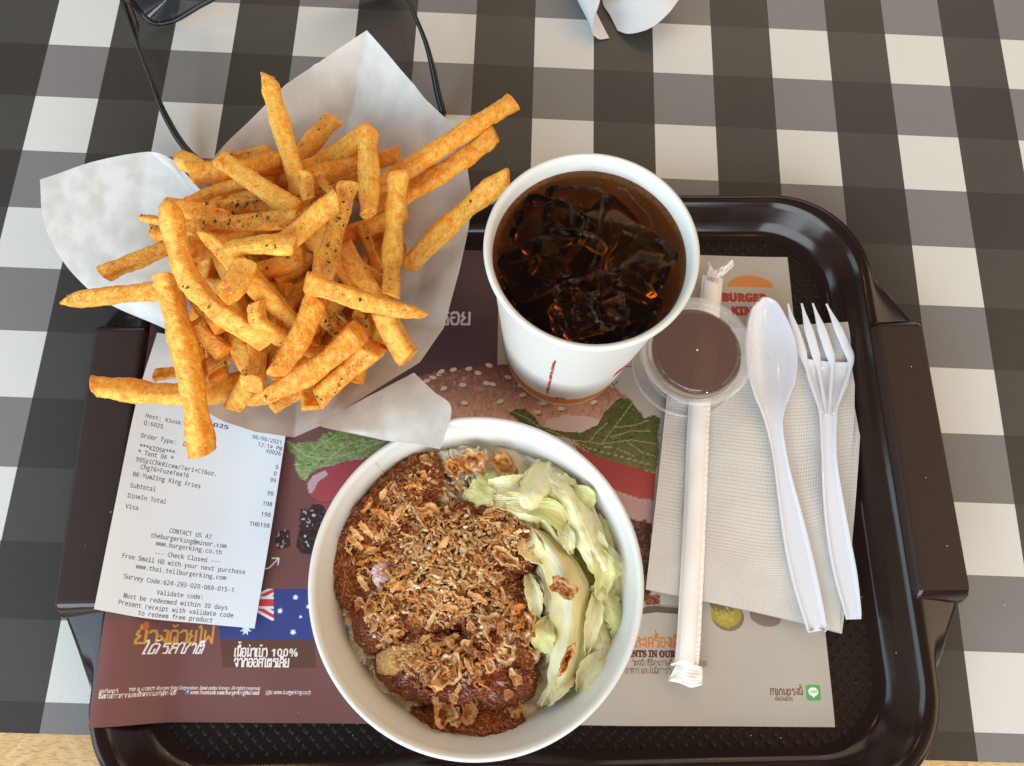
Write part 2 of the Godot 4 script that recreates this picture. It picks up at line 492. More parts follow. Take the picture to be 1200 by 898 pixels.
func tray() -> void:
	var t := thing("serving_tray", "dark brown plastic cafeteria tray with flat matte side handles", "tray", TRAY_AT)
	t.rotation.y = TRAY_TURN
	var outer := PackedVector2Array()
	for q in [[0.2195, -0.080], [0.203, -0.105], [0.188, -0.124], [0.176, -0.136], [0.160, -0.146], [0.142, -0.1525], [0.12, -0.155], [0.0, -0.156]]: outer.append(Vector2(q[0], q[1]))
	for k in range(6, -1, -1): outer.append(Vector2(-outer[k].x, outer[k].y))
	for q in [[-0.2175, 0.070], [-0.200, 0.104], [-0.186, 0.130], [-0.172, 0.146], [-0.150, 0.156], [-0.12, 0.159], [0.0, 0.16]]: outer.append(Vector2(q[0], q[1]))
	for k in range(5, -1, -1): outer.append(Vector2(0.12, 0.159) if k == 5 else Vector2(-outer[15 + k].x, outer[15 + k].y))
	var loops := [[0.150, 0.110, 0.02, 0.0045], [0.176, 0.135, 0.036, 0.0045], [0.1795, 0.1385, 0.038, 0.005], [0.1825, 0.1415, 0.040, 0.0068], [0.1855, 0.1445, 0.042, 0.0115], [0.1900, 0.1485, 0.045, 0.0190], [0.1918, 0.1500, 0.046, 0.0214], [0.1938, 0.1515, 0.047, 0.0228], [0.1960, 0.1532, 0.048, 0.0232], [0.1982, 0.1548, 0.049, 0.0226]]
	var g := []
	var n := 600
	var centre := PackedVector3Array()
	for i in n + 1: centre.append(Vector3(0, 0.0045, 0))
	g.append(centre)
	for l in loops:
		var line := PackedVector3Array()
		for i in n + 1:
			var d := Vector2.from_angle(TAU * i / n)
			var r := box_reach(d, l[0], l[1], l[2])
			line.append(Vector3(d.x * r, l[3], d.y * r))
		g.append(line)
	var last: PackedVector3Array = g[g.size() - 1]
	var fl := [[0.35, 0.0214], [0.8, 0.0190], [0.95, 0.0180], [1.0, 0.0168], [1.0, 0.0140], [0.985, 0.0125], [0.96, 0.0150], [0.5, 0.017], [-0.2, 0.0185], [-0.6, 0.0160], [-1.0, 0.0050], [-1.25, 0.0012]]
	for f in fl:
		var line := PackedVector3Array()
		for i in n + 1:
			var d := Vector2.from_angle(TAU * i / n)
			var r0 := Vector2(last[i].x, last[i].z).length()
			var r1 := maxf(poly_reach(d, outer), r0 + 0.003)
			var r: float = lerpf(r0, r1, f[0]) if f[0] > 0.0 else r0 + f[0] * 0.012
			line.append(Vector3(d.x * r, f[1], d.y * r))
		g.append(line)
	var under := PackedVector3Array()
	for i in n + 1: under.append(Vector3(0, 0.0010, 0))
	g.append(under)
	put("tray_floor", surf(g.slice(0, 3), false, PackedColorArray(), true), M.tray_floor, t)
	put("tray_body", surf(g.slice(2), false, PackedColorArray(), true), M.tray, t)
	# the two handles: flat matte plates with bevelled ends
	for s in [-1.0, 1.0]:
		var zs := [-0.0805, -0.0790, -0.0755, -0.0735, -0.0715, 0.0615, 0.0635, 0.0665, 0.0692, 0.0700]
		var ys := [0.0165, 0.0195, 0.0255, 0.0268, 0.0272, 0.0272, 0.0268, 0.0250, 0.0195, 0.0165]
		var rowsg := []
		for k in zs.size():
			var z: float = zs[k]
			var y: float = ys[k]
			var xi := 0.1945
			var xo: float = 0.2205 - 0.0012 * absf(z) / 0.075
			var line := PackedVector3Array()
			var cross := [[xi - 0.0022, minf(y, 0.0195)], [xi - 0.0008, y - 0.0012 if y > 0.02 else y], [xi + 0.0006, y - 0.0002], [xi + 0.002, y], [lerpf(xi, xo, 0.5), y + 0.0002], [xo - 0.002, y], [xo - 0.0005, y - 0.0005], [xo, y - 0.0018], [xo + 0.0002, minf(y - 0.002, 0.0150)]]
			for q in cross: line.append(Vector3(q[0] * s, q[1], z))
			if s < 0: line.reverse()
			rowsg.append(line)
		put("handle", split_smooth(rowsg.slice(3, 7)), M.tray_matte, t)
		put("handle_end", split_smooth(rowsg.slice(0, 4)), M.tray, t)
		put("handle_end", split_smooth(rowsg.slice(6)), M.tray, t)
	# raised diamond studs of the anti-slip floor
	var st := SurfaceTool.new(); st.begin(Mesh.PRIMITIVE_TRIANGLES)
	var pitch := 0.0058
	for a in range(-48, 49):
		for b in range(-48, 49):
			var c := Vector2(a + b, a - b) * pitch * 0.5 * 1.18
			var q := c.abs() - Vector2(0.176 - 0.034, 0.135 - 0.034)
			if Vector2(maxf(q.x, 0), maxf(q.y, 0)).length() > 0.034: continue
			if absf(c.x) < 0.125 and absf(c.y) < 0.085: continue
			var o := Vector3(c.x, 0.0044, c.y)
			var r0 := 0.0022; var r1 := 0.0014; var hh := 0.00042
			var lo := [Vector3(r0, 0, 0), Vector3(0, 0, r0), Vector3(-r0, 0, 0), Vector3(0, 0, -r0)]
			var up := [Vector3(r1, hh, 0), Vector3(0, hh, r1), Vector3(-r1, hh, 0), Vector3(0, hh, -r1)]
			for k in 4:
				var k2 := (k + 1) % 4
				for v in [lo[k], lo[k2], up[k], lo[k2], up[k2], up[k]]: st.add_vertex(o + v)
			for v in [up[0], up[1], up[2], up[0], up[2], up[3]]: st.add_vertex(o + v)
	st.generate_normals()
	tag(put("floor_stud", st.commit(), M.tray_floor, t), "", "", "", "stuff")

func split_smooth(g: Array) -> ArrayMesh: return surf(g, false)

func tray_local(p: Vector3) -> Vector2:
	var q := (p - TRAY_AT).rotated(Vector3.UP, -TRAY_TURN)
	return Vector2(q.x, q.z)

func mat_height(p: Vector3) -> float:
	var q := tray_local(p)
	return 0.0062 + 0.018 * smoothstep(0.166, 0.1935, absf(q.x)) + 0.0008 * nz.get_noise_2d(p.x * 14.0, p.z * 14.0)

# ---------------------------------------------------------------- printed placemat
func placemat() -> void:
	var S := 5.6
	var im := image(int(350 * S), int(251 * S), lin(0.43, 0.395, 0.345))
	var maroon := lin(0.175, 0.072, 0.068)
	im.fill_rect(Rect2i(0, 0, int(182.7 * S), im.get_height()), maroon)
	im.fill_rect(Rect2i(0, 0, int(182.7 * S), int(100 * S)), lin(0.088, 0.046, 0.052))
	var P := func(a: Array) -> PackedVector2Array:
		var o := flat(a)
		for i in o.size(): o[i] *= S
		return o
	# deep fade between the two browns of the left page is printed in bands
	for k in 40: im.fill_rect(Rect2i(0, int((62 + k) * S), int(182.7 * S), int(S) + 1), lin(0.088, 0.046, 0.052).lerp(maroon, k / 39.0))
	# burger bun with sesame
	var bun: PackedVector2Array = P.call([111, 94.7, 124, 83.5, 139.8, 76.4, 158.2, 72.2, 186.1, 68.7, 214.3, 69.7, 237.6, 76.6, 253.7, 85.5, 261.7, 96.4, 242.6, 100, 232.4, 106.8, 209.5, 106.2, 172.9, 104, 136.5, 104.6, 111.6, 105])
	var top: float = bun[4].y
	fill_poly(im, [bun], lin(0.17, 0.058, 0.045), lin(0.60, 0.34, 0.235), top, top + 30 * S)
	for k in 4000:
		var q: Vector2 = bun[0].lerp(bun[8], rng.randf()) + Vector2(0, rng.randf_range(-22, 8) * S)
		if Geometry2D.is_point_in_polygon(q, bun):
			disc(im, q, rng.randf_range(1, 3), rng.randf_range(2, 7), im.get_pixelv(q).lerp(lin(0.68, 0.42, 0.33) if rng.randf() < 0.5 else lin(0.25, 0.10, 0.075), 0.25))
	soften(im, P.call([111.6, 68.7])[0], P.call([183, 103.8])[0], 7.0)
	soften(im, P.call([186.2, 73.1])[0], P.call([260.9, 104.9])[0], 7.0)
	var seeds: PackedVector2Array = P.call([153.9, 83, 164.1, 80.8, 177, 79.6, 180.3, 80.1, 165.3, 90.9, 188.6, 76, 196.6, 86, 147.7, 76.8, 151.3, 74.8, 152.2, 73.3, 158.7, 72.2, 167.1, 71.5, 178.2, 69.4, 190.8, 69.6, 207.7, 90.6, 217.4, 93.3, 235.5, 89.2, 144.5, 78.8, 204.9, 95.4, 172.2, 73.9, 184.6, 89.6, 195.6, 80.7])
	for k in seeds.size():
		var a := rng.randf_range(-0.6, 0.3)
		disc(im, seeds[k] + Vector2(2, 4), 11, 7, lin(0.22, 0.10, 0.08), a)
		disc(im, seeds[k], 11, 6.5, lin(0.70, 0.55, 0.43), a)
	fill_poly(im, [P.call([209.5, 99.6, 221, 96.6, 232.5, 97.3, 242.6, 100, 237, 105.8, 220.9, 106.9, 209.5, 103.4])], lin(0.62, 0.48, 0.46))
	# lettuce, tomato, onion and patty of the printed burger, right page
	var leaf: PackedVector2Array = P.call([189.3, 96.2, 192.9, 93.7, 197.5, 93.7, 202.6, 97.4, 206.7, 103.4, 215, 105.6, 227.8, 106.4, 237.1, 102, 240.9, 95.3, 245.7, 90.4, 249.9, 86.5, 255, 87.4, 258.6, 92.1, 262.6, 97.8, 267.7, 95.8, 271.4, 97.6, 269.6, 106.2, 269.5, 117.3, 267.3, 127.4, 257, 124.9, 243.4, 121.4, 232.2, 117, 222.3, 109.7, 209.5, 107.1, 198, 102.6])
	fill_poly(im, [leaf], lin(0.075, 0.085, 0.025), lin(0.17, 0.165, 0.06), leaf[0].y, leaf[18].y)
	for k in 2200:
		var q := Vector2(lerpf(leaf[0].x, leaf[15].x, rng.randf()), lerpf(leaf[10].y, leaf[18].y, rng.randf()))
		if Geometry2D.is_point_in_polygon(q, leaf): disc(im, q, rng.randf_range(2, 8), rng.randf_range(1, 3), im.get_pixelv(q).lerp(lin(0.02, 0.03, 0.01) if rng.randf() < 0.5 else lin(0.26, 0.27, 0.12), 0.22), -0.5)
	for v in [[209.5, 104.8, 223.2, 110.2, 239.1, 112.2, 255.2, 109.7, 268.9, 111.8], [239.1, 112.2, 246.2, 102.8, 253.5, 93.2, 256.9, 88.3], [223.2, 110.2, 232.2, 114.7, 245.8, 118.2, 265.6, 123.4], [247.2, 102.8, 257.8, 101.6, 264.8, 98.7], [232.3, 111.4, 237, 105.3, 242.6, 100.5], [252.9, 110.6, 260.4, 116.5, 267.7, 118.7], [191.1, 95.2, 199.4, 98.9, 206.7, 104.4], [243.8, 108.4, 254.4, 105, 265.5, 104.8], [236.8, 113.2, 246.8, 114.4, 257.2, 118.9]]:
		stroke(im, P.call(v), 3.0, lin(0.33, 0.33, 0.16))
	fill_poly(im, [P.call([224, 112.5, 232.2, 117, 243.4, 121.4, 257, 124.9, 267.3, 127.9, 265.8, 141.9, 256.4, 140.7, 246.2, 137.2, 232, 126.2])], lin(0.33, 0.055, 0.055), lin(0.42, 0.075, 0.07), leaf[18].y, leaf[18].y + 20 * S)
	fill_poly(im, [P.call([240, 134.2, 246.2, 137.2, 256.4, 140.7, 265.8, 141.9, 264.3, 154.3, 256, 152.6, 248.5, 150.1])], lin(0.42, 0.27, 0.25))
	for k in 8: stroke(im, P.call([246.1, 138.6, 264.7, 144.6]), 1.0, lin(0.5, 0.36, 0.33))
	fill_poly(im, [P.call([246.7, 149.2, 256, 152.6, 264.3, 154.3, 262.8, 169.9, 261, 193.1, 252.3, 193.2, 250.9, 170])], lin(0.10, 0.045, 0.03))
	for k in 500:
		var q: Vector2 = P.call([248.4, 152.7])[0] + Vector2(rng.randf_range(0, 14) * S, rng.randf_range(0, 40) * S)
		disc(im, q, rng.randf_range(2, 6), rng.randf_range(2, 5), lin(0.06, 0.025, 0.015) if rng.randf() < 0.6 else lin(0.20, 0.09, 0.05))
	soften(im, P.call([218.6, 112.6])[0], P.call([265.3, 192.6])[0], 5.0)
	soften(im, P.call([186.4, 89.6])[0], P.call([271.3, 128.3])[0], 3.0)
	# left page: lettuce, tomato and charred beef
	var l2: PackedVector2Array = P.call([72.6, 113.1, 76.8, 114.8, 79.4, 113.9, 88.4, 113.7, 90.7, 109.1, 100.5, 107.5, 114.1, 108.7, 125.6, 111.3, 119.2, 117.8, 112.3, 122.5, 103.9, 123.6, 96.5, 126.4, 89.5, 127.8, 85.4, 131.1, 83.4, 134.2, 79.6, 131.1, 77.4, 126.2, 77.4, 120.8, 73.6, 118.6])
	fill_poly(im, [l2], lin(0.15, 0.20, 0.06), lin(0.30, 0.37, 0.16), l2[5].y, l2[14].y)
	for k in 900:
		var q := Vector2(lerpf(l2[0].x, l2[7].x, rng.randf()), lerpf(l2[5].y, l2[14].y, rng.randf()))
		if Geometry2D.is_point_in_polygon(q, l2): disc(im, q, rng.randf_range(3, 10), rng.randf_range(1, 3), im.get_pixelv(q).lerp(lin(0.05, 0.08, 0.02) if rng.randf() < 0.5 else lin(0.45, 0.52, 0.28), 0.3), 0.15)
	for v in [[74.1, 114.9, 83.7, 121.6, 94.9, 122.8, 110.2, 118, 123.4, 112.3], [83.7, 121.6, 89.8, 114.6, 98.4, 109.9], [94.9, 122.8, 101.2, 116.8, 112.1, 111.5]]: stroke(im, P.call(v), 3.0, lin(0.36, 0.42, 0.20))
	fill_poly(im, [P.call([84.4, 135.6, 87.2, 131.5, 92.2, 128.3, 101.7, 124.5, 109.6, 122.6, 114.2, 124.3, 107.2, 139.2, 99.7, 144.6, 91.8, 144.8, 86.3, 141.7])], lin(0.30, 0.045, 0.06), lin(0.40, 0.07, 0.085), l2[7].y, l2[14].y + 12 * S)
	fill_poly(im, [P.call([84.4, 135.6, 87.2, 131.5, 93.2, 128.7, 95.1, 130.9, 90.1, 135, 87.5, 140.8, 85.8, 140.9])], lin(0.52, 0.33, 0.36))
	fill_poly(im, [P.call([88.5, 147, 91, 145.2, 97.2, 146, 96.6, 150.4, 91.4, 150.5])], lin(0.36, 0.06, 0.07))
	fill_poly(im, [P.call([83.1, 155.8, 85.3, 150.5, 88.4, 146.1, 93.7, 146.9, 96.8, 152.1, 96.3, 167.7, 90.6, 172, 84.5, 171.2, 81.6, 167.8, 82.4, 161.8])], lin(0.045, 0.025, 0.024))
	fill_poly(im, [P.call([71.2, 162.4, 77.4, 159.3, 79, 167.9, 73.2, 169.6])], lin(0.05, 0.026, 0.025))
	for k in 300:
		var q: Vector2 = P.call([82.8, 152.3])[0] + Vector2(rng.randf_range(0, 12) * S, rng.randf_range(-3, 16) * S)
		disc(im, q, rng.randf_range(2, 7), rng.randf_range(2, 6), [lin(0.03, 0.018, 0.016), lin(0.06, 0.03, 0.03), lin(0.12, 0.06, 0.05), lin(0.5, 0.46, 0.44)][0 if rng.randf() < 0.4 else rng.randi_range(0, 3) if rng.randf() < 0.4 else 1], rng.randf() * 3)
	for k in 120:
		var q: Vector2 = P.call([71.4, 160.3])[0] + Vector2(rng.randf_range(0, 5.5) * S, rng.randf_range(0, 8) * S)
		disc(im, q, rng.randf_range(2, 6), rng.randf_range(2, 5), lin(0.05, 0.025, 0.022) if rng.randf() < 0.78 else lin(0.42, 0.37, 0.35), rng.randf() * 3)
	soften(im, P.call([70.6, 105.7])[0], P.call([127.8, 151.7])[0], 4.0)
	soften(im, P.call([74.8, 150.7])[0], P.call([105.4, 173.9])[0], 2.0)
	stroke(im, P.call([66.4, 179.4, 68.9, 179, 70.9, 176.9, 73.2, 174.3]), 3.5, lin(0.8, 0.76, 0.74)); stroke(im, P.call([70.2, 173.9, 73.6, 173.9, 73.5, 177.2]), 3.5, lin(0.8, 0.76, 0.74))
	# flag and its caption box
	fill_poly(im, [P.call([42.8, 188.4, 92, 188.7, 94.9, 213, 49.1, 213])], lin(0.045, 0.055, 0.215))
	var fa: Vector2 = P.call([48.4, 189.2])[0]; var fb: Vector2 = P.call([73.8, 202])[0]
	for d in [[fa, fb], [Vector2(fa.x, fb.y), Vector2(fb.x, fa.y)]]:
		stroke(im, PackedVector2Array(d), 24, lin(0.75, 0.75, 0.78)); stroke(im, PackedVector2Array(d), 9, lin(0.62, 0.05, 0.06))
	var mid := (fa + fb) * 0.5
	for d in [[Vector2(fa.x, mid.y), Vector2(fb.x, mid.y)], [Vector2(mid.x, fa.y), Vector2(mid.x, fb.y)]]:
		stroke(im, PackedVector2Array(d), 34, lin(0.75, 0.75, 0.78)); stroke(im, PackedVector2Array(d), 19, lin(0.62, 0.05, 0.06))
	fill_poly(im, [P.call([72.5, 187.3, 92, 188.7, 94.9, 213, 75.3, 213.2])], lin(0.045, 0.055, 0.215))
	fill_poly(im, [P.call([38.3, 186.4, 92.2, 185.8, 92.4, 188.7, 38.7, 189.3])], maroon)
	var stars: PackedVector2Array = P.call([83.9, 192.9, 76.9, 199.5, 87.2, 202.2, 84.1, 209.5, 90.6, 197.3, 61.1, 208.5])
	for k in 6:
		var l := PackedVector2Array()
		var r: float = [9.5, 9.5, 5.5, 10.0, 8.0, 17.0][k]
		for i in 14: l.append(stars[k] + Vector2.from_angle(TAU * i / 14 - PI / 2) * (r if i % 2 == 0 else r * 0.45))
		fill_poly(im, [l], lin(0.82, 0.82, 0.85))
	fill_poly(im, [P.call([49.1, 213, 94.9, 213, 96.8, 226, 51.8, 226])], lin(0.115, 0.050, 0.036))
	var cream := lin(0.84, 0.78, 0.72)
	var at := func(x: Array) -> Vector2: return Vector2(x[0], x[1]) * S
	thai(im, "เนื้อนำเข้า 100%", at.call([57, 220.9]), 5.1 * S * 0.72, 4.0, cream, 0.66)
	thai(im, "จากออสเตรเลีย", at.call([57.1, 225.6]), 5.1 * S * 0.72, 4.0, cream, 0.66)
	thai(im, "ย่างด้วยไฟ", at.call([13.3, 214.9]), 5.6 * S, 6.0, lin(0.62, 0.30, 0.055), 0.78)
	disc(im, at.call([15.9, 207]), 6, 12, lin(0.55, 0.13, 0.04))
	thai(im, "ได้รสชาติ", at.call([15.2, 219.7]), 4.3 * S, 4.2, lin(0.82, 0.80, 0.79), 0.88, 0.35)
	var small := font("Droid Sans", 700)
	thai(im, "เบอร์เกอร์", at.call([2.6, 236.4]), 1.35 * S, 1.3, cream, 0.8)
	text(im, "TM & ©2021 Burger King Corporation. Used under license. All rights reserved", small, at.call([13.2, 236.3]), 2.25 * S, cream, 0.69, 0.0, 0.0, 0.2)
	var w := thai(im, "ติดตามข่าวสารและกิจกรรมสนุกๆ ได้ที่", at.call([2.6, 238.7]), 1.6 * S, 1.4, cream, 0.66)
	im.fill_rect(Rect2i(Vector2i(at.call([35.1, 236.2])), Vector2i(11, 13)), lin(0.10, 0.18, 0.45))
	text(im, "f", small, at.call([35.8, 238.1]), 11, Color.WHITE)
	text(im, "www.facebook.com/burgerkingthailand", small, at.call([37.4, 238.4]), 2.6 * S, cream, 0.66)
	thai(im, "และ", at.call([73.7, 238.2]), 1.6 * S, 1.4, cream, 0.8)
	text(im, "www.burgerking.co.th", small, at.call([77.3, 238.1]), 2.6 * S, cream, 0.64)
	thai(im, "อร่อย", at.call([144.6, 45.6]), 7.0 * S, 7.5, lin(0.66, 0.62, 0.60), 0.85)
	# right page: sausage, pickles, captions
	for k in 160:
		var q: Vector2 = P.call([259.8, 189.8])[0] + Vector2(rng.randf_range(0, 7) * S, rng.randf_range(0, 6) * S)
		disc(im, q, rng.randf_range(2, 5), rng.randf_range(2, 4), lin(0.30, 0.11, 0.05) if rng.randf() < 0.5 else lin(0.13, 0.05, 0.03))
	stroke(im, P.call([254.3, 198.1, 265.1, 196.7, 280.6, 197.8]), 17, lin(0.12, 0.085, 0.075)); stroke(im, P.call([254.4, 195.6, 265.2, 194.7, 280.7, 195.8]), 4, lin(0.3, 0.24, 0.22))
	disc(im, at.call([300.8, 199.7]), 8.4 * S, 7.2 * S, lin(0.20, 0.145, 0.11), 0.2)
	disc(im, at.call([300, 198.4]), 7.8 * S, 6.6 * S, lin(0.36, 0.28, 0.05), 0.2)
	disc(im, at.call([298.1, 194.7]), 6.4 * S, 3.4 * S, lin(0.22, 0.15, 0.07), 0.2)
	for k in 60: disc(im, at.call([299.9, 199.7]) + Vector2(rng.randfn() * 14, rng.randfn() * 12), 4, 2, lin(0.45, 0.37, 0.09), 0.7)
	disc(im, at.call([319.9, 199.5]), 8.0 * S, 5.0 * S, lin(0.22, 0.165, 0.14), 0.2)
	var org := lin(0.55, 0.19, 0.035)
	thai(im, "และเครื่องเคียง", at.call([251.2, 214.7]), 4.3 * S, 4.6, org, 0.70)
	var brown := lin(0.11, 0.035, 0.025)
	text(im, "INGREDIENTS IN OUR SA", font("Droid Serif", 700), at.call([233.2, 219.5]), 4.2 * S, brown, 0.86, 0.0, 2.2)
	thai(im, "วัตถุดิบที่มีคุณภาพดี  ไม่มีสารกันบูด", at.call([251.7, 223.5]), 2.25 * S, 1.7, lin(0.17, 0.09, 0.06), 0.69)
	thai(im, "อาหาร และไม่มีสารกันเสีย", at.call([248.2, 227.1]), 2.25 * S, 1.7, lin(0.17, 0.09, 0.06), 0.69)
	thai(im, "สแกนตรงนี้", at.call([319.3, 236.3]), 2.6 * S, 2.5, lin(0.17, 0.05, 0.03), 0.78)
	thai(im, "เพื่อเพิ่มเพื่อน", at.call([321.6, 239]), 1.5 * S, 1.3, lin(0.17, 0.09, 0.06), 0.66)
	var ic: Vector2 = at.call([340.5, 235.2])
	fill_poly(im, [rounded(ic, 20.5, 20.5, 8)], lin(0.10, 0.36, 0.10))
	disc(im, ic + Vector2(0, -2), 14, 11.5, lin(0.85, 0.86, 0.84)); fill_poly(im, [PackedVector2Array([ic + Vector2(-4, 7), ic + Vector2(7, 6), ic + Vector2(-1, 15)])], lin(0.85, 0.86, 0.84))
	text(im, "LINE", small, ic + Vector2(-10, 1.5), 10, lin(0.10, 0.36, 0.10), 0.9)
	stroke(im, P.call([245.1, 77.4, 246.4, 79.8, 248.8, 77.3]), 3.4, lin(0.10, 0.07, 0.06)); stroke(im, P.call([252.4, 68.9, 257.1, 68.9]), 3.0, lin(0.10, 0.07, 0.06))
	# the logo in the corner: bun dome over bold lettering
	var dome := PackedVector2Array()
	var d0: Vector2 = at.call([326.5, 19.7])
	for i in 31: dome.append(d0 + Vector2(cos(PI + PI * i / 30.0) * 13.2 * S, sin(PI + PI * i / 30.0) * 7.4 * S))
	fill_poly(im, [dome], lin(0.58, 0.225, 0.06))
	var heavy := font("Droid Sans", 700)
	var red := lin(0.36, 0.045, 0.035)
	text(im, "BURGER", heavy, at.call([309.5, 28.7]), 6.6 * S, red, 0.99, 0.0, 4.5)
	text(im, "KING", heavy, at.call([314.2, 36.9]), 6.6 * S, red, 1.05, 0.0, 4.5)
	for i in 26000:
		var x := rng.randi_range(0, im.get_width() - 1); var y := rng.randi_range(0, im.get_height() - 1)
		im.set_pixel(x, y, im.get_pixel(x, y).lerp(Color(0.9, 0.86, 0.82), 0.06))
	var m := mat(Color(1, 1, 1), 0.5, 0.4); m.albedo_texture = tex(im)
	var g := []
	var tl := Vector2(-0.19966, -0.09191); var r := Vector2(0.99974, -0.02292); var d := Vector2(-r.y, r.x)
	for j in 50:
		var line := PackedVector3Array()
		for i in 90:
			var q := tl + r * 0.350 * i / 89.0 + d * 0.251 * j / 49.0
			var v := Vector3(q.x, 0, q.y)
			v.y = mat_height(v)
			line.append(v)
		g.append(line)
	tag(put("paper_placemat", sheet(g, 0.00012), m), "printed paper tray liner, maroon on the left and beige on the right, with burger pictures", "placemat")

func soften(im: Image, at: Vector2, to: Vector2, f: float) -> void:
	var r := Rect2i(Vector2i(at), Vector2i(to - at)).intersection(Rect2i(0, 0, im.get_width(), im.get_height()))
	var part := im.get_region(r)
	part.resize(maxi(2, int(r.size.x / f)), maxi(2, int(r.size.y / f)), Image.INTERPOLATE_CUBIC)
	part.resize(r.size.x, r.size.y, Image.INTERPOLATE_CUBIC)
	im.blit_rect(part, Rect2i(Vector2i.ZERO, r.size), r.position)

func rounded(c: Vector2, a: float, b: float, r: float) -> PackedVector2Array:
	var o := PackedVector2Array()
	for k in 4:
		var s := Vector2([1, -1, -1, 1][k], [1, 1, -1, -1][k])
		for i in 6: o.append(c + s * Vector2(a - r, b - r) + Vector2.from_angle(PI / 2 * (k + i / 5.0)) * r)
	return o

# ---------------------------------------------------------------- receipt on the tray
func receipt() -> void:
	var S := 9.0
	var H := 151.1
	var im := image(int(80 * S), int(H * S), lin(0.74, 0.77, 0.82))
	var f := font("Droid Sans Mono")
	var ink := lin(0.055, 0.055, 0.075)
	var E := 2.95 * S
	var L := [["Host: Kiosk", Vector2(6.0, 58.1)], ["Q:6025", Vector2(5.9, 61.9)], ["Order Type:  DineIn", Vector2(5.8, 68.4)], ["***KIOSK***", Vector2(6.1, 73.6)], ["* Tent 06 *", Vector2(6.0, 76.4)], ["99SpiChkRicew/Teri+C16oz.", Vector2(5.7, 79.9)], ["Chg16>FuzeTea16", Vector2(8.8, 83.0)], ["BK-YumZing King Fries", Vector2(5.7, 86.9)], ["Subtotal", Vector2(5.5, 92.1)], ["DineIn Total", Vector2(5.3, 97.0)], ["Visa", Vector2(5.3, 102.1)],
		["CONTACT US AT", Vector2(29.9, 110.2)], ["theburgerking@minor.com", Vector2(20.9, 113.7)], ["www.burgerking.co.th", Vector2(24.3, 117.1)], ["--- Check Closed ---", Vector2(24.5, 121.6)], ["Free Small HB with your next purchase", Vector2(8.3, 125.4)], ["www.thai.tellburgerking.com", Vector2(16.4, 129.2)], ["Survey Code:624-293-020-069-015-1", Vector2(11.2, 134.7)], ["Validate code:", Vector2(29.1, 139.6)], ["Must be redeemed within 30 days", Vector2(12.8, 143.4)], ["Present receipt with validate code", Vector2(11.0, 146.8)], ["to redeem free product", Vector2(21.7, 150.0)],
		["06/06/2021", Vector2(61.8, 57.6)], ["12:14 PM", Vector2(65.6, 61.0)], ["40026", Vector2(70.6, 63.7)], ["0", Vector2(77.1, 71.2)], ["0", Vector2(76.7, 74.6)], ["99", Vector2(75.3, 78.1)], ["99", Vector2(75.1, 84.9)], ["198", Vector2(73.6, 90.3)], ["198", Vector2(73.7, 95.7)], ["THB198", Vector2(69.0, 101.2)]]
	for q in L: text(im, q[0], f, q[1] * S, E, ink, 0.97, 0.0, 0.6)
	text(im, "6025", font("Droid Sans", 700), Vector2(37.8, 55.5) * S, E * 1.05, ink, 1.6)
	var m := mat(Color(1, 1, 1), 0.55, 0.35); m.albedo_texture = tex(im)
	m.backlight_enabled = true; m.backlight = Color(0.2, 0.2, 0.2)
	tag(put("till_receipt", sheet(patch(rows([[-191.5, 30, -29.6, -170.5, 20, -29.4, -148.3, 11, -28.6, -123.8, 10, -25.1], [-195.2, 31, 7.4, -173.5, 20, 9.5, -149.4, 12, 12, -124.9, 10, 16.1], [-196.6, 31, 58.7, -176.6, 19, 60.6, -153.6, 11, 63, -126.6, 9.5, 65.3], [-197.6, 31, 107.7, -178.1, 18, 111.3, -154.8, 11, 113, -128.9, 9.5, 114.5]]), 40, 60), 0.0001), m), "white till receipt with printed lines, lying half under the fries on the tray's left handle", "receipt")

